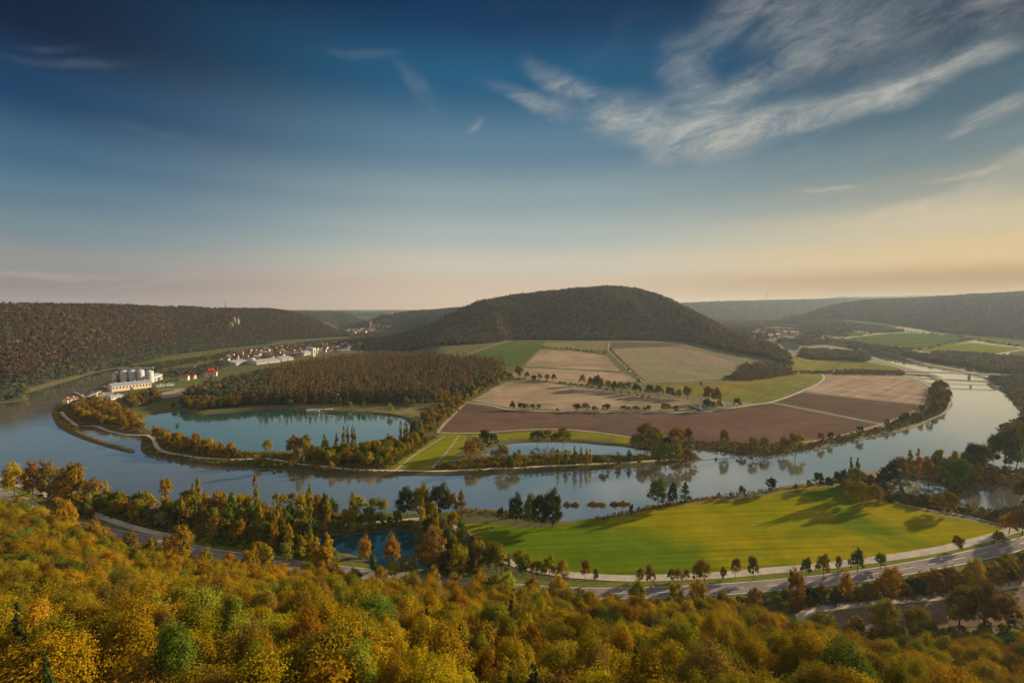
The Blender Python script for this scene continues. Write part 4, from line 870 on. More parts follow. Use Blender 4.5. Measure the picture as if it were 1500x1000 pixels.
zone([(1215,888),(1300,880),(1380,872),(1470,856),(1500,846),(1500,838),(1400,854),(1300,866),(1215,876)], 5.4, [(('shrub','bronze'),3),(('shrub','dark green'),2),(('tree','bronze'),2)], 'bushes between road and gravel loop', .8, 1.1, seed=18)
# ---- undergrowth that nobody could count
def under(P, sp, seed, label, cols=('olive','green','bronze'), sx=(.7,1.5), w=None):
    x, y = scatter(P, sp, seed=seed); stuff('undergrowth', x, y, [('low_bush', c) for c in cols], w or [1]*len(cols), sx, (.6,1.5), label, 'undergrowth', seed)
under(NEARB, 2.6, 41, 'mixed green and brown undergrowth between river and road on the left', ('olive','green','lime','golden'), (1.2,2.5), w=[3,4,1,2])
under([(600,772),(640,770),(690,790),(715,812),(700,848),(650,852),(640,826),(612,806)], 2.6, 42, 'undergrowth around the trees right of the blue pond')
under([(1285,716),(1300,735),(1400,752),(1500,778),(1530,740),(1530,690),(1450,664),(1420,670),(1330,690),(1290,700),(1240,708),(1230,716)], 3.0, 43, 'brown undergrowth around the three right hand ponds', ('bronze','olive','dark green'))
under([(640,692),(700,690),(800,684),(940,677),(1020,675),(1000,668),(880,669),(820,667),(745,669),(690,672),(640,684)], 2.6, 44, 'reedy undergrowth along the narrow island', ('olive','golden','bronze','green'))
under([(208,637),(300,655),(375,664),(450,665),(600,640),(640,640),(600,668),(560,692),(500,694),(400,684),(300,679),(215,664)], 2.9, 45, 'undergrowth between lake and river embankment', ('olive','green','bronze'))
under([(80,602),(100,592),(140,587),(205,615),(208,638),(150,628),(110,630),(85,620)], 3.0, 46, 'orange tinged undergrowth on the island tip', ('amber','olive','bronze'))
under([(1085,664),(1125,666),(1205,654),(1300,633),(1362,614),(1387,602),(1393,580),(1370,560),(1360,600),(1290,626),(1180,650),(930,645),(925,658),(1015,657)], 3.2, 47, 'scrub along the far bank below the ploughed fields', ('bronze','olive','dark green'), (.6,1.2))
under([(640,688),(560,694),(480,693),(480,690),(560,692),(640,690),(800,686),(1000,677),(1000,679),(800,689)], 2.0, 48, 'low reeds at the waterline of the embankment', ('olive','bronze'), (.4,.7))
under([(690,746),(745,749),(800,760),(835,764),(880,758),(945,743),(985,737),(1030,729),(1125,718),(1230,704),(1230,707),(1125,721),(1030,733),(950,746),(885,761),(800,764),(690,750)], 2.2, 49, 'dry rusty reeds lining the near river bank of the meadow', ('bronze','amber','olive'), (.35,.8))
under([(1060,556),(1090,534),(1160,545),(1165,549),(1100,558)], 4.5, 50, 'scrub at the foot of the round hill', ('bronze','olive'), (1,2))
def thick(P, sp, seed, label, keys, w, sx, sz):
    x, y = scatter(P, sp, seed=seed); stuff('thicket', x, y, keys, w, sx, sz, label, 'undergrowth', seed)
thick(NEARB, 4.3, 51, 'dense belt of green and gold bushes between river and road on the left', [('shrub','green'),('shrub','olive'),('shrub','golden'),('shrub','lime')], [4,3,2,.6], (.8,1.3), (.9,1.7))
thick([(-60,740),(0,742),(60,762),(110,778),(200,800),(300,822),(400,834),(520,850),(640,860),(760,874),(900,878),(1050,873),(1130,868),(1130,890),(1000,905),(780,902),(620,886),(400,866),(230,842),(100,802),(0,768),(-60,745)], 4.4, 52, 'low bushes on the near verge of the main road', [('shrub','olive'),('shrub','golden'),('shrub','green')], [3,3,2], (.7,1.2), (.8,1.5))
thick([(1130,872),(1200,862),(1300,850),(1400,834),(1500,812),(1560,796),(1560,832),(1500,848),(1400,868),(1300,878),(1220,884),(1165,894),(1150,905)], 4.2, 53, 'thick green and brown hedge between the main road and the gravel loop', [('shrub','olive'),('shrub','green'),('shrub','bronze'),('shrub','golden')], [4,3,2,1], (.7,1.2), (.8,1.5))
thick([(1165,925),(1200,928),(1260,934),(1400,930),(1560,915),(1560,965),(1400,985),(1260,985),(1170,960)], 4.6, 54, 'thick bushes below the gravel loop at the forest edge', [('shrub','olive'),('shrub','green'),('shrub','golden')], [4,2,2], (.8,1.3), (.9,1.7))
# ---- the near slope: 300 single beeches, the rest a mass
W = []
for u in np.linspace(-330, 1830, 60):
    t = (u-750)/F; W.append((t*150, 150))
SL = [tuple(p) for p in FOOT[1:-2]]+[(330, 60), (110, 22), (40, 30), (-40, 30), (-110, 22), (-420, 60)]
x, y = scatter(None, 6.3, world=SL, seed=60, jit=.8)
sdist = sd_poly(x, y, FOOTP); zt = height(x, y, False)
hs = np.random.default_rng(5).uniform(0.74, 1.06, len(x)); hs *= 0.72+0.28*smooth(sdist/35)
top = zt+16.5*hs
vis = np.abs(x)/np.maximum(y, 1) < 1.30
k = (top < CZ-2.0-0.86*y) | (y > 52)
k &= (np.hypot(x, y) > 34) & (top < CZ-0.60*y+6+0.16*np.maximum(np.abs(x)-60, 0)*0+ (np.abs(x) > 120)*400)
x, y, hs, vis, sdist = x[k], y[k], hs[k], vis[k], sdist[k]
rad = np.hypot(x, y); order = np.argsort(np.where(vis, rad, 1e9)); big = order[:300]
cn = vnoise(x, y, 24, 8)+np.random.default_rng(6).normal(0, .45, len(x))
for i in big:
    c = pick([('golden',6),('amber',.9+ (1.8 if x[i] < -60 else 0)),('olive',4.5),('green',.8),('bronze',.8),('lime',.5)])
    kd = random.choices(['beech', 'conifer', 'oak'], [.83, .06, .11])[0]
    plant(x[i], y[i], kd, 'dark green' if kd == 'conifer' else c, (.62 if kd == 'conifer' else 1)*random.choice([.62,.72,.85,.95,1.05,1.2,1.35]), hs[i]*random.uniform(.82, 1.16), 'beech trees on the near slope')
rest = order[300:]
stuff('slope_forest', x[rest], y[rest], [('beech','golden'),('beech','olive'),('beech','amber'),('beech','bronze'),('beech','green')], [6,4,1.4,.9,1], (.75,1.15), (.68,1.0), 'golden beech forest on the lower slope behind the nearest trees', 'forest', 61)
ux, uy = scatter(None, 5.2, world=[tuple(p) for p in FOOT[1:-2]]+[(330, 110), (-420, 110)], seed=62)
stuff('undergrowth', ux, uy, [('shrub','golden'),('shrub','olive'),('shrub','bronze'),('shrub','green')], [3,3,2,1], (.8,1.3), (.8,1.4), 'bushy understorey and forest margin along the foot of the slope', 'undergrowth', 63)
plant_all()
# ================================================================ buildings and small things
HREG = []
def empty(name, x, y, z, rot=0.0):
    o = bpy.data.objects.new(name, None); COL.objects.link(o); o.location = (x, y, z); o.rotation_euler = (0, 0, rot); return o
WALLS = {'white': WHITE, 'cream': CREAM, 'pinkish': PINKW}; ROOFS = {'red': REDR, 'brown': BRNR, 'grey': GRYR}
HM = {}
def house(x, y, rot, w, d, h, wall, roof, label=None, group=None, name='house', cat='house', z=None, storeys=2):
    key = (round(w), round(d), round(h), wall, roof, storeys)
    w, d, h = round(w), round(d), round(h)
    if key not in HM:
        rh = d*0.42
        b = MB(); b.box(-w/2, w/2, -d/2, d/2, -1, h, 0); b.gend(-w/2, w/2, -d/2, d/2, h, h+rh, 0); wallme = b.mesh('wall', [WALLS.get(wall, WHITE)])
        b = MB()
        for s in range(storeys):
            zc = 1.0+s*2.9
            for i in range(max(2, int(w/3))):
                xx = -w/2+1.2+i*(w-2.4)/max(1, int(w/3)-1 if int(w/3) > 1 else 1)
                if xx > w/2-1: continue
                for yy in (-d/2-0.03, d/2+0.03): b.box(xx-.55, xx+.55, min(yy, yy*1.0)-.02, yy+.02, zc, zc+1.4, 0)
            for xx in (-w/2-0.03, w/2+0.03):
                for yy in (-d/4, d/4): b.box(xx-.02, xx+.02, yy-.5, yy+.5, zc, zc+1.4, 0)
        winme = b.mesh('window', [GLASSD])
        b = MB(); b.gable(-w/2, w/2, -d/2, d/2, h-.1, h+rh+.15, 0, .5); roofme = b.mesh('roof', [ROOFS.get(roof, REDR)])
        b = MB(); b.box(w*.2, w*.2+.8, -.4, .4, h+rh*.5, h+rh+1.0, 0); chime = b.mesh('chimney', [BRNR])
        HM[key] = (wallme, winme, roofme, chime)
    z = H1(x, y) if z is None else z
    r = empty(name, x, y, z, rot); ms = HM[key]
    for nm, me in (('wall', ms[0]), ('roof', ms[2]), ('windows', ms[1])):
        o = bpy.data.objects.new(nm if nm != 'windows' else 'window', me); COL.objects.link(o); o.parent = r
        if nm == 'roof': c = bpy.data.objects.new('chimney', ms[3]); COL.objects.link(c); c.parent = o
    r['category'] = cat
    if group: r['group'] = group
    if label: r['label'] = label
    else:
        u, v = to_px(x, y, z+4); HREG.append((r, 'house', wall, roof, u, v, w))
    return r
def village(P, n, sx, sd, group, seed, mind=14):
    W = np.array(Gs(P)); r = np.random.default_rng(seed); out = []
    x0, y0 = W.min(0); x1, y1 = W.max(0); tries = 0
    while len(out) < n and tries < 8000:
        tries += 1; x = r.uniform(x0, x1); y = r.uniform(y0, y1)
        if sd_poly(np.array([x]), np.array([y]), W)[0] < 0: continue
        if any((x-a)**2+(y-b)**2 < mind**2 for a, b in out): continue
        out.append((x, y)); wl = r.choice(['white','white','cream','pinkish'], p=[.4,.3,.2,.1]); rf = r.choice(['red','brown','grey'], p=[.5,.35,.15])
        house(x, y, r.choice([.2, .4, 1.8, -.3])+r.normal(0, .1), r.choice([10, 12, 15])*sx, r.choice([9, 10])*sx, r.choice([5, 6])*sx, wl, rf, None, group)
village([(318,530),(345,516),(400,509),(450,505),(500,502),(530,503),(520,511),(470,517),(440,522),(400,526),(345,535)], 105, 1.0, 1, 'houses of the village behind the pine wood', 1)
village([(500,486),(540,480),(575,478),(560,486),(520,490)], 46, 1.5, 1, 'houses of the white town in the far valley', 2, 22)
village([(1085,490),(1110,486),(1150,487),(1175,490),(1165,496),(1120,497),(1095,495)], 30, 1.4, 1, 'houses of the far village right of the round hill', 3, 20)
village([(445,512),(480,511),(500,509),(500,515),(455,520)], 6, 1.2, 1, 'houses of the village behind the pine wood', 4)
# works with the silos
def pt(u, v, z=1.6): x, y = gp(u, v, z); return x, y
def cyl(b, x, y, r, z0, z1, n=24, m=0, cone=None):
    b.tube([(x, y, z0), (x, y, z1), (x, y, z1+(cone or 0.01))], [r, r, 0.05 if cone else r*0.999], n, m)
ROW = ['leftmost of the four in the row', 'second from the left in the row of four', 'third from the left in the row of four', 'rightmost and nearest to the pale block']
SILO = None
for i, u in enumerate((182.5, 194.5, 206.5, 220)):
    x, y = pt(u, 560-i*0.6+ (2 if i == 3 else 0)); s = empty('silo', x, y, 1.6)
    b = MB(); cyl(b, 0, 0, 5.6, -1, 19.5, 28); a = b.mesh('body', [STEEL], False)
    if SILO is None:
        b = MB(); b.tube([(0,0,19.5),(0,0,20.0),(0,0,22.2)], [5.9,5.9,.3], 28); SILO = [a, b.mesh('roof', [STEEL])]
        b = MB()
        for zz in np.arange(0.5, 19, 1.9): b.tube([(0,0,zz),(0,0,zz+.25)], [5.72,5.72], 28, cap=False)
        SILO.append(b.mesh('hoop', [GRYR]))
        b = MB(); b.box(5.55, 5.75, -.35, -.28, 0, 20); b.box(5.55, 5.75, .28, .35, 0, 20)
        for zz in np.arange(.5, 20, .6): b.box(5.6, 5.7, -.28, .28, zz, zz+.06)
        SILO.append(b.mesh('ladder', [DARKM]))
    for nm, me in zip(('body', 'roof', 'hoop', 'ladder'), SILO): o = bpy.data.objects.new(nm, me); COL.objects.link(o); o.parent = s; o.rotation_euler = (0, 0, 4.2 if nm == 'ladder' else 0)
    tag(s, 'pale steel grain silo, '+ROW[i], 'silo', 'four grain silos at the river works')
b = MB(); xa, ya = pt(178, 559); xb, yb = pt(224, 557.5); L = math.hypot(xb-xa, yb-ya); sr = empty('conveyor_bridge', xa, ya, 24, math.atan2(yb-ya, xb-xa))
b.box(-3, L+2, -1.2, 1.2, -.4, 1.9, 0); o = add('gallery', b.mesh('gallery', [GRYR]), sr); b = MB()
for q in np.linspace(0, L, 5): b.box(q-.3, q+.3, -.5, .5, -3, -.4)
add('support', b.mesh('support', [DARKM]), sr); tag(sr, 'flat grey conveyor gallery running along the tops of the four silos', 'conveyor')
def hall(name, ua, va, ub, vb, depth, h, rh, wall, roof, label, bays=8, cat='hall', side=1):
    xa, ya = G(ua, va); xb, yb = G(ub, vb); L = math.hypot(xb-xa, yb-ya); z = min(H1(xa, ya), H1(xb, yb))
    r = empty(name, xa, ya, z, math.atan2(yb-ya, xb-xa))
    b = MB(); b.box(0, L, 0, depth, -1.5, h); b.gend(0, L, 0, depth, h, h+rh); add('wall', b.mesh('wall', [wall]), r)
    b = MB(); b.gable(0, L, 0, depth, h-.05, h+rh+.1, 0, .6); add('roof', b.mesh('roof', [roof]), r)
    b = MB()
    for i in range(bays): q = L*(i+.5)/bays; b.box(q-L/bays*.18, q+L/bays*.18, -.06, .02, h*.45, h*.8)
    add('window', b.mesh('window', [GLASSD]), r)
    b = MB()
    for i in range(max(2, bays//3)): q = L*(i+.5)/max(2, bays//3); b.box(q-.9, q+.9, depth*.5-.9, depth*.5+.9, h+rh-.2, h+rh+1.1)
    add('roof_vent', b.mesh('roof_vent', [CONC]), r)
    b = MB(); b.box(L*.45, L*.45+3.5, -.08, .02, 0, h*.42); add('door', b.mesh('door', [DARKM]), r)
    return tag(r, label, cat)
hall('warehouse', 164, 574, 222, 567.5, 20, 9, 3.2, CREAM, BLUR, 'long cream warehouse with blue grey roof in front of the silos', 12, 'warehouse')
hall('warehouse', 226, 559, 238, 555, 16, 9, 2.5, WHITE, GRYR, 'pale two storey works block right of the silos', 4, 'warehouse')
hall('shed', 131, 583, 166, 567, 9, 4, 1.0, CONC, DARKM, 'long dark roofed loading shed on the quay left of the warehouse', 6, 'shed')
hall('shed', 122, 588, 143, 581, 7, 3.5, 1.0, CONC, GRYR, 'low grey shed at the quay end nearest the orange trees', 4, 'shed')
hall('shed', 163, 586, 181, 583, 12, 4.5, 1.4, WHITE, BLUR, 'blue roofed hall between the quay and the orange trees', 4, 'shed')
hall('shed', 230, 567, 255, 564.5, 9, 3, .6, WHITE, BLUR, 'low blue roofed store in the grass right of the silos', 5, 'shed')
hall('boathouse', 99, 590, 116, 587, 9, 4, 2.2, CREAM, REDR, 'red roofed boathouse on the island tip beside the quay', 3, 'boathouse')
hall('tower_block', 170, 561, 176, 560, 7, 16, 2, CONC, GRYR, 'narrow grey machine tower left of the silos', 1, 'tower')
for i, (u, v, l, lab) in enumerate([(128,586,9,'rusty barge load heap nearest the quay shed'),(143,577,11,'dark bulk goods heap on the quay'),(152,571,8,'brown bulk goods heap beside the long dark shed')]):
    x, y = pt(u, v); b = MB()
    for k in range(5): b.tube([(k*l/6, 0, -.5), (k*l/6+.4, .3, 1.5), (k*l/6+.5, .3, 3-k*.2)], [3.6, 2.2, .2], 9)
    o = add('bulk_heap', b.mesh('bulk_heap', [EARTH], True)); o.location = (x, y, 1.6); tag(o, lab, 'heap')
# crane on the quay
x, y = pt(121, 588); r = empty('quay_crane', x, y, 1.6, 0.6); b = MB(); b.box(-1.5,1.5,-1.5,1.5,-1,1); b.tube([(0,0,0),(0,0,9)], [.6,.45], 6); add('mast', b.mesh('mast', [WHITE]), r)
b = MB(); b.tube([(0,0,8.5),(-8,0,15)], [.4,.2], 5); b.box(-1,1.6,-1,1,8,10); add('jib', b.mesh('jib', [WHITE]), r); tag(r, 'small white quay crane at the left end of the works', 'crane')
# red topped buildings
hall('farm_building', 299, 552, 317, 551, 14, 7, 3.4, WHITE, REDR, 'white farm building with low red roof under the scarlet tower roof', 4, 'building')
r = [o for o in bpy.data.objects if o.name.startswith('farm_building')][0]
b = MB(); b.box(7, 15, 3, 11, 7, 12, 0); b.gable(7, 15, 3, 11, 12, 15.5, 1, .5); add('tower', b.mesh('tower', [REDM, SCARL]), r)
house(*pt(270,557), .3, 14, 10, 6, 'white', 'red', 'white house with red roof in the grass left of the scarlet tower', None)
house(*pt(281,555), .1, 12, 9, 5, 'pinkish', 'red', 'pinkish low house beside the white house in the grass', None)
house(*pt(281,541), .2, 12, 9, 4, 'cream', 'red', 'red roofed cottage among dark trees above the grass farm', None)
for ua, va, ub, vb, dep, lab in [(346,535,366,532,44,'leftmost big pale industrial hall below the village'),(376,534,411,530,42,'largest white industrial hall in the middle of the village edge'),(413,529,430,527,36,'white industrial hall right of the largest one'),(445,521,458,519,24,'small pale hall beside the white tower block')]:
    hall('industrial_hall', ua, va, ub, vb, dep, 6, 3.5, CONC, GRYR, lab, 14)
hall('tower_block', 459, 522, 463, 521.5, 9, 22, 1, WHITE, GRYR, 'white tower block at the right end of the village halls', 1, 'tower')
hall('barn', 500, 516, 513, 515.5, 20, 6, 2, CREAM, BLUR, 'blue roofed barn between the village and the round hill', 4, 'barn')
hall('industrial_hall', 1158, 490.5, 1170, 490, 40, 12, 3, WHITE, GRYR, 'white hall in the far village right of the round hill', 4)
hall('camp_lodge', 716, 547, 722, 546, 10, 4, 2, WHITE, GRYR, 'small white lodge at the right edge of the pine wood', 2, 'lodge')
# chapel
def church(u, v, s, wall, roofm, label, name='chapel', tz=11, spire=4, rot=.25, wallring=False):
    x, y = G(u, v); r = empty(name, x, y, H1(x, y), rot)
    b = MB(); b.box(2*s, 12*s, -3*s, 3*s, -1, 5*s); b.gend(2*s, 12*s, -3*s, 3*s, 5*s, 8*s); add('nave', b.mesh('nave', [wall]), r)
    b = MB(); b.gable(2*s, 12*s, -3*s, 3*s, 4.9*s, 8.2*s, 0, .4); add('roof', b.mesh('roof', [REDR]), r)
    b = MB(); b.box(-1.7*s, 1.9*s, -1.8*s, 1.8*s, -1, tz*s); t = add('tower', b.mesh('tower', [wall]), r)
    b = MB(); b.tube([(0.1*s,0,tz*s),(0.1*s,0,tz*s+.5*s),(0.1*s,0,(tz+spire)*s)], [2.6*s,2.5*s,.05], 4); add('spire', b.mesh('spire', [roofm]), t)
    b = MB()
    for sy in (-1, 1):
        for q in (4, 7, 10): b.box(q*s-.4*s, q*s+.4*s, sy*3.03*s-.03, sy*3.03*s+.03, 1.6*s, 3.8*s)
        b.box(-.4*s, .5*s, sy*1.83*s-.03, sy*1.83*s+.03, tz*s-2.5*s, tz*s-.8*s)
    add('window', b.mesh('window', [GLASSD]), r); b = MB(); b.box(-1.75*s, -1.68*s, -.6*s, .6*s, 0, 2.3*s); add('door', b.mesh('door', [WOOD]), r)
    tag(r, label, 'church' if name == 'church' else 'chapel'); return r, x, y
church(1027, 597, 1.0, WHITE, GRYR, 'small white chapel with tower standing inside a white walled yard')
b = MB(); P = [gp(1011,594), gp(1030,601), gp(1062,597), gp(1058,590)]
r = None
for i in range(3):
    (xa, ya), (xb, yb) = P[i], P[i+1]; d = np.array([xb-xa, yb-ya]); d /= np.linalg.norm(d); nx, ny = -d[1]*.3, d[0]*.3; z = 2.0
    b.v += [(xa-nx,ya-ny,z-1),(xb-nx,yb-ny,z-1),(xb+nx,yb+ny,z-1),(xa+nx,ya+ny,z-1),(xa-nx,ya-ny,z+1.6),(xb-nx,yb-ny,z+1.6),(xb+nx,yb+ny,z+1.6),(xa+nx,ya+ny,z+1.6)]
    n = len(b.v)-8
    for q in [(0,1,5,4),(1,2,6,5),(2,3,7,6),(3,0,4,7),(4,5,6,7)]: b.q.append(tuple(n+k for k in q)); b.m.append(0)
o = add('churchyard_wall', b.mesh('churchyard_wall', [WHITE])); tag(o, 'low white wall round the chapel yard', 'wall')
church(543, 481, 3.2, CREAM, BRNR, 'tall orange lit parish church standing over the white town', 'church', 14, 8)
# castle and mansion on the far ridge
x, y = GH(575, 461.5, 2400); r = empty('castle', x, y, H1(x, y)+4, .2); b = MB(); b.box(-30, 30, -10, 10, -8, 16); b.box(-36, -26, -8, 8, -8, 26); b.box(26, 36, -8, 8, -8, 22); b.box(-5, 5, -11, 9, -8, 28); add('wall', b.mesh('wall', [WHITE]), r)
b = MB(); b.gable(-30, 30, -10, 10, 16, 22, 0, 1); b.tube([(-31,0,26),(-31,0,34)], [7,.1], 4); b.tube([(31,0,22),(31,0,30)], [7,.1], 4); b.tube([(0,0,28),(0,0,38)], [7,.1], 4); add('roof', b.mesh('roof', [BRNR]), r); tag(r, 'white castle on the skyline of the bluish ridge above the white town', 'castle')
# masts on the ridges
def mast(u, v, hgt, y0, lab):
    t = T(u); h = HILLS['A' if u < 600 else 'G']; y = float(np.interp(t, h['t'], h['dc'])); x = t*y; b = MB(); R = 1.8 if u < 600 else 4
    for a in range(3): b.tube([(R*math.cos(a*2.09), R*math.sin(a*2.09), 0), (.2*math.cos(a*2.09), .2*math.sin(a*2.09), hgt)], [R*.18, R*.12], 4)
    for q in range(12):
        f = q/12; rr = R*(1-f)+.2*f; rr2 = R*(1-f-1/12)+.2*(f+1/12)
        for a in range(3): b.tube([(rr*math.cos(a*2.09), rr*math.sin(a*2.09), hgt*f), (rr2*math.cos(a*2.09+2.09), rr2*math.sin(a*2.09+2.09), hgt*(f+1/12))], [R*.09, R*.09], 3)
    o = add('radio_mast', b.mesh('radio_mast', [DARKM])); o.location = (x, y, H1(x, y)-1); tag(o, lab, 'mast')
mast(330, 437, 46, 1900, 'slim lattice radio mast on the crest of the long left hill')
mast(1122, 431, 110, 5200, 'far lattice radio mast on the pale ridge right of the round hill')
# rock outcrop
for u, v, s, lab in [(347,477,9,'largest pale limestone crag in the forest of the long hill'),(340,480,5,'small pale crag left of the largest limestone crag')]:
    x, y = GH(u, v, 1300); b = MB(); rr = random.Random(3)
    for k in range(9):
        a = rr.uniform(-1, 1)*s; b.tube([(a, rr.uniform(-2, 2), -6), (a+rr.uniform(-1, 1), 0, s*.8), (a+rr.uniform(-1, 1), 1, s*rr.uniform(1.6, 3.4))], [s*.42, s*.34, s*.12], 6)
    o = add('rock_outcrop', b.mesh('rock_outcrop', [ROCK])); o.location = (x, y-4, H1(x, y)+7); tag(o, lab, 'rock')
# bridges
def bridge(name, A, B, zA, zB, w, th, m, piers, rail, label):
    ax, ay = gp(*A, zA); bx, by = gp(*B, zB); L = math.hypot(bx-ax, by-ay); r = empty(name, ax, ay, zA, math.atan2(by-ay, bx-ax)); dz = zB-zA
    b = MB(); n = 12
    for i in range(n):
        x0, x1 = L*i/n, L*(i+1)/n; z0, z1 = dz*i/n, dz*(i+1)/n; k = len(b.v)
        b.v += [(x0,-w/2,z0-th),(x1,-w/2,z1-th),(x1,w/2,z1-th),(x0,w/2,z0-th),(x0,-w/2,z0),(x1,-w/2,z1),(x1,w/2,z1),(x0,w/2,z0)]
        for q in [(0,1,5,4),(2,3,7,6),(3,2,1,0),(4,5,6,7)]: b.q.append(tuple(k+j for j in q)); b.m.append(0)
    add('deck', b.mesh('deck', [m]), r)
    for s in (-1, 1):
        b = MB(); b.tube([(0, s*(w/2-.1), 1.1), (L, s*(w/2-.1), dz+1.1)], [.09, .09], 4)
        for i in range(int(L/4)): q = i*4; b.tube([(q, s*(w/2-.1), dz*q/L), (q, s*(w/2-.1), dz*q/L+1.1)], [.06, .06], 4)
        add('railing', b.mesh('railing', [rail]), r)
    for f in piers:
        b = MB(); b.box(L*f-.8, L*f+.8, -w*.4, w*.4, -zA-2, dz*f-th); add('pier', b.mesh('pier', [CONC]), r)
    b = MB(); b.box(-5, 1, -w/2-.3, w/2+.3, -zA-1, -th-.02); b.box(L-1, L+5, -w/2-.3, w/2+.3, -zA-1, dz-th-.02); add('abutment', b.mesh('abutment', [CONC]), r)
    tag(r, label, 'bridge')
bridge('road_bridge', (1322,543), (1585,553), 7, 8, 9, 1.4, DECK, (.4,), GRYR, 'long flat concrete road bridge across the upper river')
bridge('footbridge', (1387,562), (1458,564.5), 4, 4, 3.2, .7, WOOD, (.5,), DARKM, 'short dark footbridge just below the long road bridge')
# bathing hut on the lake
x, y = gp(447, 605, .5); r = empty('lake_pavilion', x, y, 0, .12); b = MB(); b.box(0, 18, 0, 9, .2, .6); 
for px_ in (1, 6, 12, 17):
    for py_ in (1, 8): b.tube([(px_, py_, -2), (px_, py_, .2)], [.25, .25], 6)
add('deck', b.mesh('deck', [WOOD]), r); b = MB(); b.box(2.5, 15.5, 2, 7.6, .6, 3.2); add('wall', b.mesh('wall', [BLUR]), r)
b = MB(); b.gable(1, 17, .8, 8.6, 3.2, 4.8, 0, .3); add('roof', b.mesh('roof', [BLUR]), r); b = MB()
for q in (4, 7, 10, 13): b.box(q, q+1.6, 1.93, 2.02, 1.3, 2.6)
add('window', b.mesh('window', [GLASSD]), r); tag(r, 'blue grey bathing pavilion on a wooden deck at the lake shore', 'pavilion')
PM = None
for i, u in enumerate((477.5, 480.5, 483.5, 486)):
    x, y = gp(u, 601.5, 1.4); r = empty('parasol', x, y, 1.3)
    if PM is None:
        b = MB(); b.tube([(0,0,0),(0,0,2.6)], [.06,.05], 6); p0 = b.mesh('pole', [DARKM]); b = MB(); b.tube([(0,0,2.2),(0,0,2.5),(0,0,3.1)], [1.5,1.2,.05], 8); PM = (p0, b.mesh('canopy', [WHITE]))
    for nm, me in zip(('pole', 'canopy'), PM): o = bpy.data.objects.new(nm, me); COL.objects.link(o); o.parent = r
    tag(r, 'white parasol on the lake beach, '+['nearest the pavilion','second from the pavilion','third from the pavilion','farthest from the pavilion'][i], 'parasol', 'parasols beside the lake pavilion')
# reeds in the river
def reeds(u, v, wpx, lab):
    x, y = gp(u, v, 0); L = wpx*y/F; r = np.random.default_rng(int(u)); n = int(L*60)
    a = r.uniform(0, 6.28, n); q = np.sqrt(r.uniform(0, 1, n)); px_ = np.cos(a)*q*L/2; py_ = np.sin(a)*q*2.2
    h = (1-q**2)*(1.1+.8*np.sin(px_*1.3+u))+r.uniform(.3, 1.1, n); P = np.stack([px_, py_, h*.5], 1); lean = r.normal(0, .25, (n, 2))
    V = np.stack([np.column_stack([px_-.09, py_, 0*h-.4]), np.column_stack([px_+.09, py_, 0*h-.4]), np.column_stack([px_+lean[:, 0]+.05, py_+lean[:, 1], h]), np.column_stack([px_+lean[:, 0]-.05, py_+lean[:, 1], h])], 1).reshape(-1, 3)
    o = add('reed_clump', mk_mesh('reed_clump', V, np.arange(len(V)).reshape(-1, 4), [LM['bronze']])); o.location = (x, y, 0); tag(o, lab, 'reeds', 'reed clumps standing in the river')
reeds(830, 739.5, 10, 'small rust brown reed clump right beside the four dark trees'); reeds(842, 740, 14, 'low reed clump second from the dark trees')
reeds(870, 739, 20, 'middle round reed clump alone in the river'); reeds(883, 740, 9, 'tiny reed tuft touching the middle reed clump'); reeds(899, 739, 12, 'small reed tuft left of the largest reed clump'); reeds(912, 738.5, 24, 'largest rust brown reed clump nearest the meadow bank')
# lily pads
W = WP['lily_pond']; r = np.random.default_rng(4); lx = r.uniform(W[:, 0].min(), W[:, 0].max(), 5000); ly = r.uniform(W[:, 1].min(), W[:, 1].max(), 5000)
k = (sd_poly(lx, ly, W) > .4) & (vnoise(lx, ly, 4, 2) > -.05+.0*lx) & (ly > np.percentile(W[:, 1], 30)); lx, ly = lx[k], ly[k]; V = []; s_ = r.uniform(.25, .6, len(lx))
for dx, dy in ((-1,-.4),(.4,-1),(1,.4),(-.4,1)): V.append(np.column_stack([lx+dx*s_, ly+dy*s_, np.full(len(lx), .03)]))
V = np.stack(V, 1).reshape(-1, 3); o = add('lily_pads', mk_mesh('lily_pads', V, np.arange(len(V)).reshape(-1, 4), [simple('lily_pad_leaf', (.26,.27,.07), .6, (.18,.2,.05), .5)])); o['kind'] = 'stuff'; o['label'] = 'yellow green lily pads floating on the small pond'; o['category'] = 'lily pads'
# floating boom and buoy
W = catmull([gp(1030,674,0), gp(1048,672,0), gp(1068,671,0), gp(1090,669,0)], step=2.2); b = MB()
for a, c in zip(W[:-1], W[1:]): m_ = (a+c)/2; d = (c-a)*.42; b.tube([(*(m_-d), .05), (*(m_+d), .05)], [.22, .22], 6)
o = add('floating_boom', b.mesh('floating_boom', [DARKM])); tag(o, 'dark line of floats across the river inlet beside the island tip', 'boom')
x, y = gp(1049, 673, 0); b = MB(); b.tube([(0,0,-.3),(0,0,1.0),(0,0,2.2)], [1.1,1.0,.3], 10); o = add('buoy', b.mesh('buoy', [DARKM])); o.location = (x, y, 0); tag(o, 'dark conical buoy in the line of floats', 'buoy')
x, y = gp(145, 648, 1); b = MB(); b.tube([(0,0,-1),(0,0,2.5)], [.12,.12], 6); b.box(-1.1,1.1,-.1,.1,1.2,3.0); o = add('river_sign', b.mesh('river_sign', [REDM])); o.location = (x, y, 1); tag(o, 'small red board on the spit beside the island tip', 'sign')
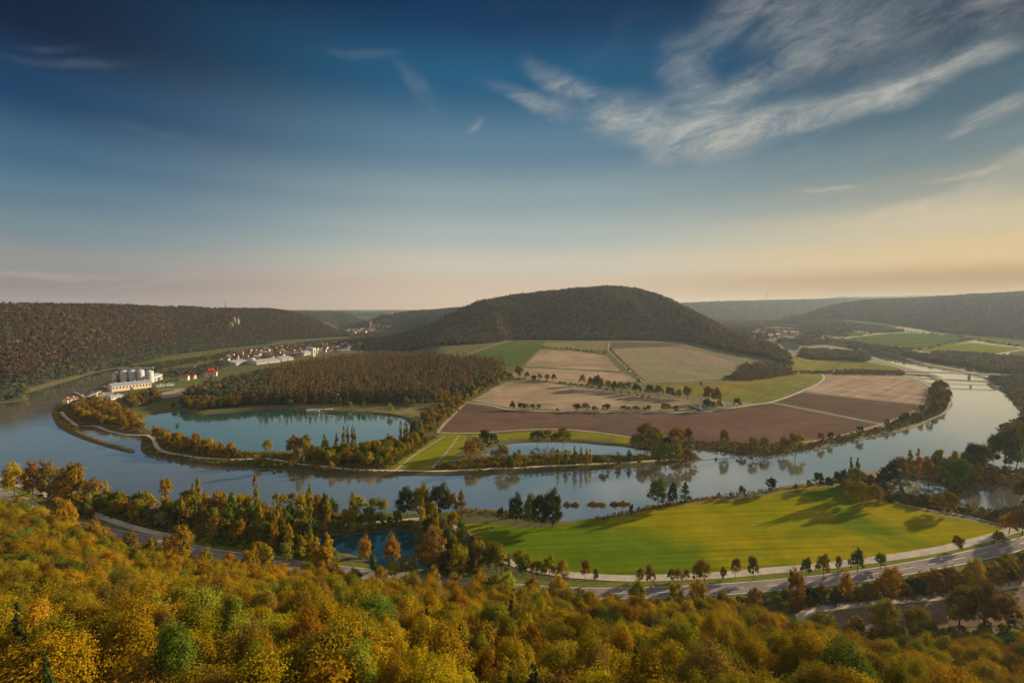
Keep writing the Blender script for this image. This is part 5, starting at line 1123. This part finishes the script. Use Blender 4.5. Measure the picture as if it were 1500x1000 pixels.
# vehicles
def car(u, v, rot, m, label, van=False):
    x, y = gp(u, v, 1.9); r = empty('parked_van' if van else 'parked_car', x, y, H1(x, y)+.2, rot); L, Wd, Hh = (6.0, 2.1, 2.7) if van else (4.4, 1.8, 1.5)
    b = MB(); pr = [(-L/2,.35),(-L/2,.95),(-L/2+.25,Hh*.62),(-L/2+.5,Hh),(L*.12,Hh),(L*.3,Hh*.62),(L/2-.15,Hh*.5),(L/2,.35)]
    n = len(pr)
    for s in (-1, 1):
        for (px_, pz_) in pr: b.v.append((px_, s*Wd/2*(.88 if pz_ > Hh*.7 else 1), pz_))
    for i in range(n): j = (i+1) % n; b.q.append((i, j, n+j, n+i)); b.m.append(0)
    me = bpy.data.meshes.new('body'); me.from_pydata(b.v, [], b.q+[tuple(range(n))[::-1], tuple(range(n, 2*n))]); me.materials.append(m); add('body', me, r)
    b = MB()
    for s in (-1, 1): b.box(-L*.38, L*.1, min(s*Wd/2*.93, s*Wd/2*.99), max(s*Wd/2*.93, s*Wd/2*.99), Hh*.62, Hh*.9)
    b.quad((L*.135,-Wd*.42,Hh*.95),(L*.135,Wd*.42,Hh*.95),(L*.31,Wd*.45,Hh*.64),(L*.31,-Wd*.45,Hh*.64)); add('window', b.mesh('window', [GLASSD]), r)
    for sx in (-1, 1):
        for sy in (-1, 1):
            b = MB(); b.tube([(sx*L*.31, sy*Wd*.5-.1*sy, .34), (sx*L*.31, sy*Wd*.5+.08*sy, .34)], [.34, .34], 12); add('wheel', b.mesh('wheel', [DARKM]), r)
    tag(r, label, 'van' if van else 'car')
car(689, 788, -.9, WHITE, 'white camper van parked on the gravel track above the bright meadow', True)
car(112, 772, -.35, DARKM, 'dark car driving on the road at the far left')
car(1215, 884, .1, simple('blue_paint', (.1,.25,.45), .35), 'small blue car half hidden in bushes beside the gravel loop')
# roadside posts
PB = None
for i, (u, v, lab) in enumerate([(833,863,'white roadside post nearest the tree row left of the meadow'),(924,858,'white roadside post below the young roadside trees'),(1037,858,'white roadside post below the middle of the meadow'),(1099,855,'tall white roadside post right of the meadow middle'),(1398,826,'white roadside post beside the road near the gravel loop'),(1200,845,'white roadside post left of the dark round roadside tree')]):
    x, y = gp(u, v, 1.8); r = empty('roadside_post', x, y, 1.7)
    if PB is None:
        b = MB(); b.tube([(0,0,0),(0,0,1.25)], [.16,.12], 5); p0 = b.mesh('post', [WHITE]); b = MB(); b.tube([(0,0,.85),(0,0,1.0)], [.17,.16], 5, cap=False); PB = (p0, b.mesh('band', [DARKM]))
    for nm, me in zip(('post', 'band'), PB): o = bpy.data.objects.new(nm, me); COL.objects.link(o); o.parent = r
    tag(r, lab, 'post', 'white posts along the road')
# ================================================================ labels that single things out
LMK = [(110,605,'the island tip'),(200,600,'the quay wood'),(280,655,'the embankment path bend'),(380,640,'the lake'),(560,665,'the lakeside wood'),(300,590,'the pine wood corner'),(460,590,'the lake pavilion'),(600,585,'the pine wood front'),(700,570,'the pine wood edge'),(640,650,'the small green meadow'),
 (780,640,'the inlet meadow'),(830,680,'the narrow island'),(1000,665,'the island end'),(1120,660,'the floating boom'),(1250,640,'the ploughed fields'),(1390,590,'the footbridge'),(1030,590,'the white chapel'),(860,600,'the long farm track'),(860,560,'the stubble hedge'),(900,530,'the slope track'),(840,512,'the upper hedge'),
 (1330,510,'the bright far meadow'),(1250,505,'the far right meadow'),(1430,500,'the ridge foot'),(1310,488,'the upper far meadow'),(60,710,'the left picture edge'),(170,745,'the left road bend'),(270,740,'the riverside poplars'),(250,800,'the left road stretch'),(370,770,'the gravel track bend'),(470,750,'the river curve'),(430,800,'the golden poplars'),(550,810,'the blue pond'),
 (560,750,'the near river bank'),(640,740,'the dark bank trees'),(680,800,'the camper van'),(770,830,'the meadow tree row'),(790,740,'the four dark trees'),(980,720,'the meadow trees'),(1160,712,'the meadow bank'),(1255,700,'the poplar pair'),(1345,690,'the lily pond'),(1380,740,'the pond bushes'),(1460,700,'the east pools'),(1480,650,'the right shore'),
 (940,845,'the gravel path start'),(1040,845,'the path middle'),(1200,835,'the path bend'),(1340,815,'the path end'),(1450,790,'the meadow tip'),(1180,880,'the loop curve'),(1300,870,'the gravel loop'),(1430,850,'the loop bushes'),(1400,910,'the loop field'),
 (100,800,'the rusty corner'),(60,900,'the lower left corner'),(200,850,'the left slope shoulder'),(250,950,'the bottom left slope'),(380,880,'the left slope middle'),(480,960,'the rust red tree'),(540,880,'the pond slope'),(640,950,'the bottom middle slope'),(740,880,'the road slope'),(840,960,'the bottom centre'),(940,900,'the middle slope rim'),(1030,970,'the bottom right centre'),(1130,920,'the right slope rim'),
 (1220,970,'the bottom right slope'),(1350,960,'the right slope'),(1460,970,'the lower right corner'),(640,600,'the lawn corner'),(340,520,'the village start'),(390,515,'the village middle'),(440,510,'the village end'),(490,508,'the village outskirts'),(515,485,'the town start'),(535,482,'the parish church'),(560,480,'the town end'),(1100,490,'the far village start'),(1130,490,'the far village middle'),(1160,490,'the far white hall')]
ORD = 'first second third fourth fifth sixth seventh eighth ninth tenth eleventh twelfth thirteenth fourteenth fifteenth sixteenth seventeenth eighteenth nineteenth twentieth'.split()
def ordinal(i): return ORD[i] if i < 20 else ('twenty-'+ORD[i-20] if i < 29 else 'thirty-'+ORD[(i-30) % 9])
def relate(u, v):
    best = min(LMK, key=lambda l: (l[0]-u)**2+((l[1]-v)*2)**2); du, dv = u-best[0], v-best[1]
    if abs(du) < 9 and abs(dv) < 9: rel = 'at'
    elif abs(du) > abs(dv)*1.2: rel = 'left of' if du < 0 else 'right of'
    else: rel = 'beyond' if dv < 0 else 'in front of'
    return rel+' '+best[2]
bk = {}
for o, kind, colour, hgt, u, v, grp in REG:
    size = 'tall' if hgt > {'oak': 13, 'beech': 15.5, 'tree': 9.5, 'poplar': 15, 'conifer': 17, 'shrub': 3.4}[kind] else 'low' if hgt < {'oak': 9, 'beech': 12.5, 'tree': 7, 'poplar': 11, 'conifer': 14, 'shrub': 2.2}[kind] else 'mid-sized'
    cat = o['category'].replace('_', ' ')
    bk.setdefault((size+' '+colour.replace('dark green', 'dark-green')+' '+cat, relate(u, v)), []).append((u, o))
for r, _, wall, roof, u, v, w in HREG:
    bk.setdefault(('%s %s house with %s roof' % ('broad' if w >= 15 else 'small', wall, roof), relate(u, v)), []).append((u, r))
for (a, rel), L in bk.items():
    L.sort(key=lambda q: q[0])
    for i, (u, o) in enumerate(L):
        o['label'] = a+' '+rel if len(L) == 1 else '%s %s, %s of these from left' % (a, rel, ordinal(i)) if len((a+' '+rel).split()) <= 12 else ('%s %s, %s from left' % (a, rel, ordinal(i))).replace(' house with', ' house,').replace(' in front of', ' before')
for o in SC.objects:
    if len(str(o.get('label', '')).split()) > 16: o['label'] = ' '.join(o['label'].split()[1:])
# ================================================================ air, sky, sun, camera
HZ = 0.000050
b = MB(); b.box(-9500, 9500, -2500, 9800, -6, 330); hz = add('haze', b.mesh('haze', [])); hz['kind'] = 'stuff'; hz['label'] = 'pale evening haze filling the valley air'; hz['category'] = 'haze'
m, nt, o = mat('haze_air'); pv = nt.nodes.new('ShaderNodeVolumePrincipled'); pv.inputs['Density'].default_value = HZ; pv.inputs['Color'].default_value = (0.60, 0.78, 1.0, 1); pv.inputs['Anisotropy'].default_value = 0.25
nt.links.new(pv.outputs[0], o.inputs['Volume']); hz.data.materials.append(m)
def world():
    w = bpy.data.worlds.new("World"); SC.world = w; w.use_nodes = True; nt = w.node_tree; bg = nt.nodes['Background']
    sky = nt.nodes.new('ShaderNodeTexSky'); sky.sky_type = 'NISHITA'; sky.sun_disc = False; sky.sun_elevation = SUN_EL; sky.sun_rotation = SUN_AZ; sky.air_density = 1.0; sky.dust_density = 0.6; sky.ozone_density = 2.0
    d = nt.nodes.new('ShaderNodeTexCoord').outputs['Generated']; sep = nt.nodes.new('ShaderNodeSeparateXYZ'); nt.links.new(d, sep.inputs[0]); X, Y, Z = sep.outputs
    el = math_(nt, 'ARCSINE', Z); az = math_(nt, 'ARCTAN2', X, Y)
    eld = math_(nt, 'MULTIPLY', el, 57.2958); azd = math_(nt, 'MULTIPLY', az, 57.2958)
    e01 = maprange(nt, eld, 0, 45)
    def ramp(stops):
        r = nt.nodes.new('ShaderNodeValToRGB'); r.color_ramp.interpolation = 'B_SPLINE' if False else 'EASE'; nt.links.new(e01, r.inputs[0]); e = r.color_ramp.elements
        while len(e) < len(stops): e.new(0.5)
        for q, (p, c) in zip(e, stops): q.position = p/45; q.color = rgb(tuple(((x/255+0.055)/1.055)**2.4 if x > 10 else x/255/12.92 for x in c))
        return r.outputs[0]
    lft = ramp([(0,(158,134,128)),(2,(146,132,132)),(4.2,(146,146,145)),(7,(118,138,147)),(10,(90,122,142)),(13,(64,102,130)),(18,(16,62,100)),(23.5,(0,24,54)),(34,(0,18,46))])
    mid = ramp([(0,(216,178,146)),(2.7,(208,184,158)),(5.5,(200,194,176)),(9,(170,180,175)),(13,(142,161,165)),(18.5,(94,128,149)),(25.5,(30,90,126)),(32,(0,50,90)),(45,(0,36,74))])
    rgt = ramp([(0,(192,142,88)),(2.6,(176,138,88)),(4.8,(218,188,138)),(8,(200,186,152)),(11,(148,152,142)),(14,(108,128,134)),(18,(72,102,118)),(24,(24,54,80)),(36,(8,32,56))])
    g1 = mixc(nt, maprange(nt, azd, -48, -6, kind='SMOOTHSTEP'), lft, mid); g2 = mixc(nt, maprange(nt, azd, 4, 50, kind='SMOOTHSTEP'), g1, rgt)
    # cirrus: wisps given as segments in azimuth and elevation degrees
    def ae(u, v):
        a = (u-750)/F; b_ = (500-v)/F; dx, dy, dz = a, cp+b_*sp, -sp+b_*cp
        return math.degrees(math.atan2(dx, dy)), math.degrees(math.atan2(dz, math.hypot(dx, dy)))
    inv = math_(nt, 'DIVIDE', 1.0, math_(nt, 'MAXIMUM', Z, 0.04)); cx = nt.nodes.new('ShaderNodeCombineXYZ'); nt.links.new(math_(nt, 'MULTIPLY', X, inv), cx.inputs[0]); nt.links.new(math_(nt, 'MULTIPLY', Y, inv), cx.inputs[1]); pl = cx.outputs[0]
    ca = nt.nodes.new('ShaderNodeCombineXYZ'); nt.links.new(azd, ca.inputs[0]); nt.links.new(eld, ca.inputs[1]); A = ca.outputs[0]
    warp = nt.nodes.new('ShaderNodeTexNoise'); warp.inputs['Scale'].default_value = 0.11; warp.inputs['Detail'].default_value = 5; nt.links.new(A, warp.inputs['Vector'])
    vm = nt.nodes.new('ShaderNodeVectorMath'); vm.operation = 'MULTIPLY_ADD'; vm.inputs[1].default_value = (6, 4, 0); vm.inputs[2].default_value = (-3.0, -2.0, 0); nt.links.new(warp.outputs['Color'], vm.inputs[0])
    va = nt.nodes.new('ShaderNodeVectorMath'); va.operation = 'ADD'; nt.links.new(A, va.inputs[0]); nt.links.new(vm.outputs[0], va.inputs[1]); AW = va.outputs[0]
    SEG = [((1010,212),(1200,172),26,.85),((1200,172),(1350,105),20,.9),((1350,105),(1490,55),16,.75),((735,128),(850,170),16,.5),((790,100),(880,150),18,.55),((860,150),(1040,205),36,.75),((990,200),(1110,125),26,.6),((1110,125),(1230,70),30,.45),((1000,110),(1040,200),40,.4),((1010,70),(1090,10),34,.42),((1090,20),(1260,0),60,.38),((1200,60),(1420,20),70,.25),
           ((1385,190),(1440,160),9,.6),((1430,165),(1530,135),15,.8),((1275,325),(1400,292),11,.75),((1390,300),(1530,240),26,.8),((1360,266),(1510,238),5,.55),((1185,285),(1250,280),4,.5),((485,66),(580,70),9,.17),((590,90),(640,150),14,.12),((684,196),(702,184),5,.4),((0,68),(190,95),8,.10),((20,50),(100,60),6,.06),((1450,25),(1540,5),26,.35),
           ((1250,338),(1560,318),26,.30),((-60,404),(190,398),7,.34),((120,412),(330,408),5,.15),((450,402),(560,398),5,.3),((650,404),(1000,402),3,.18),((130,180),(330,215),8,.05)]
    tot = None
    for p, q, w, k in SEG:
        a0, e0 = ae(*p); a1, e1 = ae(*q); wd = abs(ae(p[0], p[1]-w)[1]-e0)*1.25; dx, dy = a1-a0, e1-e0; L = math.hypot(dx, dy)
        mp = nt.nodes.new('ShaderNodeMapping'); mp.vector_type = 'TEXTURE'; mp.inputs['Location'].default_value = ((a0+a1)/2, (e0+e1)/2, 0); mp.inputs['Rotation'].default_value = (0, 0, math.atan2(dy, dx)); mp.inputs['Scale'].default_value = (L*0.62+wd, wd, 1)
        nt.links.new(AW, mp.inputs['Vector']); ln = nt.nodes.new('ShaderNodeVectorMath'); ln.operation = 'LENGTH'; nt.links.new(mp.outputs[0], ln.inputs[0])
        f = maprange(nt, ln.outputs['Value'], 1.25, 0.05, 0, k, 'SMOOTHSTEP'); tot = f if tot is None else math_(nt, 'ADD', tot, math_(nt, 'MULTIPLY', f, math_(nt, 'SUBTRACT', 1.0, tot)))
    st = noise(nt, mapping(nt, mapping(nt, A, rot=(0, 0, math.radians(-8))), scale=(0.14, 0.36, 1)), 1.0, 11, 0.72, 0.7)
    st2 = noise(nt, mapping(nt, mapping(nt, A, rot=(0, 0, math.radians(-14))), scale=(0.13, 0.55, 1), loc=(5, 3, 0)), 1.0, 12, 0.74, 0.3)
    s = math_(nt, 'MULTIPLY', maprange(nt, st, 0.34, 0.66, 0.15, 1.25), maprange(nt, st2, 0.32, 0.68, 0.45, 1.3))
    cl = math_(nt, 'MULTIPLY', math_(nt, 'MULTIPLY', tot, s), 0.95, clamp=True)
    thin = math_(nt, 'MULTIPLY', maprange(nt, st2, 0.52, 0.8, 0, 0.14), maprange(nt, azd, -10, 35, 0.0, 1)); cl = math_(nt, 'MAXIMUM', cl, thin)
    cc = mixc(nt, maprange(nt, eld, 2, 22), tuple(((x/255+.055)/1.055)**2.4 for x in (222,196,164)), tuple(((x/255+.055)/1.055)**2.4 for x in (186,186,178)))
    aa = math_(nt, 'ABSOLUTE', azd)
    back = mixc(nt, maprange(nt, eld, 0, 50), (1.20, 0.85, 0.52), (0.60, 0.56, 0.54))   # warm brightening added to the unseen sky beside and behind, as fill light
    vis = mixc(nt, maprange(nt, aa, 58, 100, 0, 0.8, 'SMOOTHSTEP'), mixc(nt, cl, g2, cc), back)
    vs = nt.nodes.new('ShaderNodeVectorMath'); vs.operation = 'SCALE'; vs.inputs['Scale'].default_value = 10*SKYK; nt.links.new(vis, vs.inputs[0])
    s2 = nt.nodes.new('ShaderNodeVectorMath'); s2.operation = 'SCALE'; nt.links.new(maprange(nt, eld, 44, 60, 0.002, 0.15, 'SMOOTHSTEP'), s2.inputs['Scale']); nt.links.new(sky.outputs[0], s2.inputs[0])  # sky boosted high above the view, added for more ambient light
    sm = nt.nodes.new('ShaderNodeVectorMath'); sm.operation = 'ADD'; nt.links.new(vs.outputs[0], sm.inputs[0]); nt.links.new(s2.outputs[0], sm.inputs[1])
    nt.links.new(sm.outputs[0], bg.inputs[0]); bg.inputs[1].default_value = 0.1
EXPO = 1.3; SKYK = 0.97/2**EXPO
world()
l = bpy.data.lights.new('sun', 'SUN'); l.energy = 4.0; l.angle = math.radians(1.0); l.color = (1.0, 0.76, 0.46); so = bpy.data.objects.new('sun', l); COL.objects.link(so)
sd_ = Vector((math.sin(SUN_AZ)*math.cos(SUN_EL), math.cos(SUN_AZ)*math.cos(SUN_EL), math.sin(SUN_EL))); so.rotation_euler = sd_.to_track_quat('Z', 'Y').to_euler(); so.location = (300, 200, 400)
c = bpy.data.cameras.new('camera'); co = bpy.data.objects.new('camera', c); COL.objects.link(co); SC.camera = co
c.lens = 16; c.sensor_width = 36; c.clip_start = 0.5; c.clip_end = 30000; co.location = (0, 0, CZ); co.rotation_euler = (math.radians(90)-PITCH, 0, 0)
v = SC.view_settings; v.view_transform = 'Standard'; v.look = 'None'; v.gamma = 1; v.exposure = EXPO; v.use_curve_mapping = False
cy = SC.cycles; cy.max_bounces = 5; cy.diffuse_bounces = 2; cy.glossy_bounces = 2; cy.transmission_bounces = 3; cy.volume_bounces = 0; cy.transparent_max_bounces = 4; cy.use_denoising = True; cy.sample_clamp_indirect = 4
print('plants', len(REG), 'houses', len(HREG), 'objects', len(SC.objects))
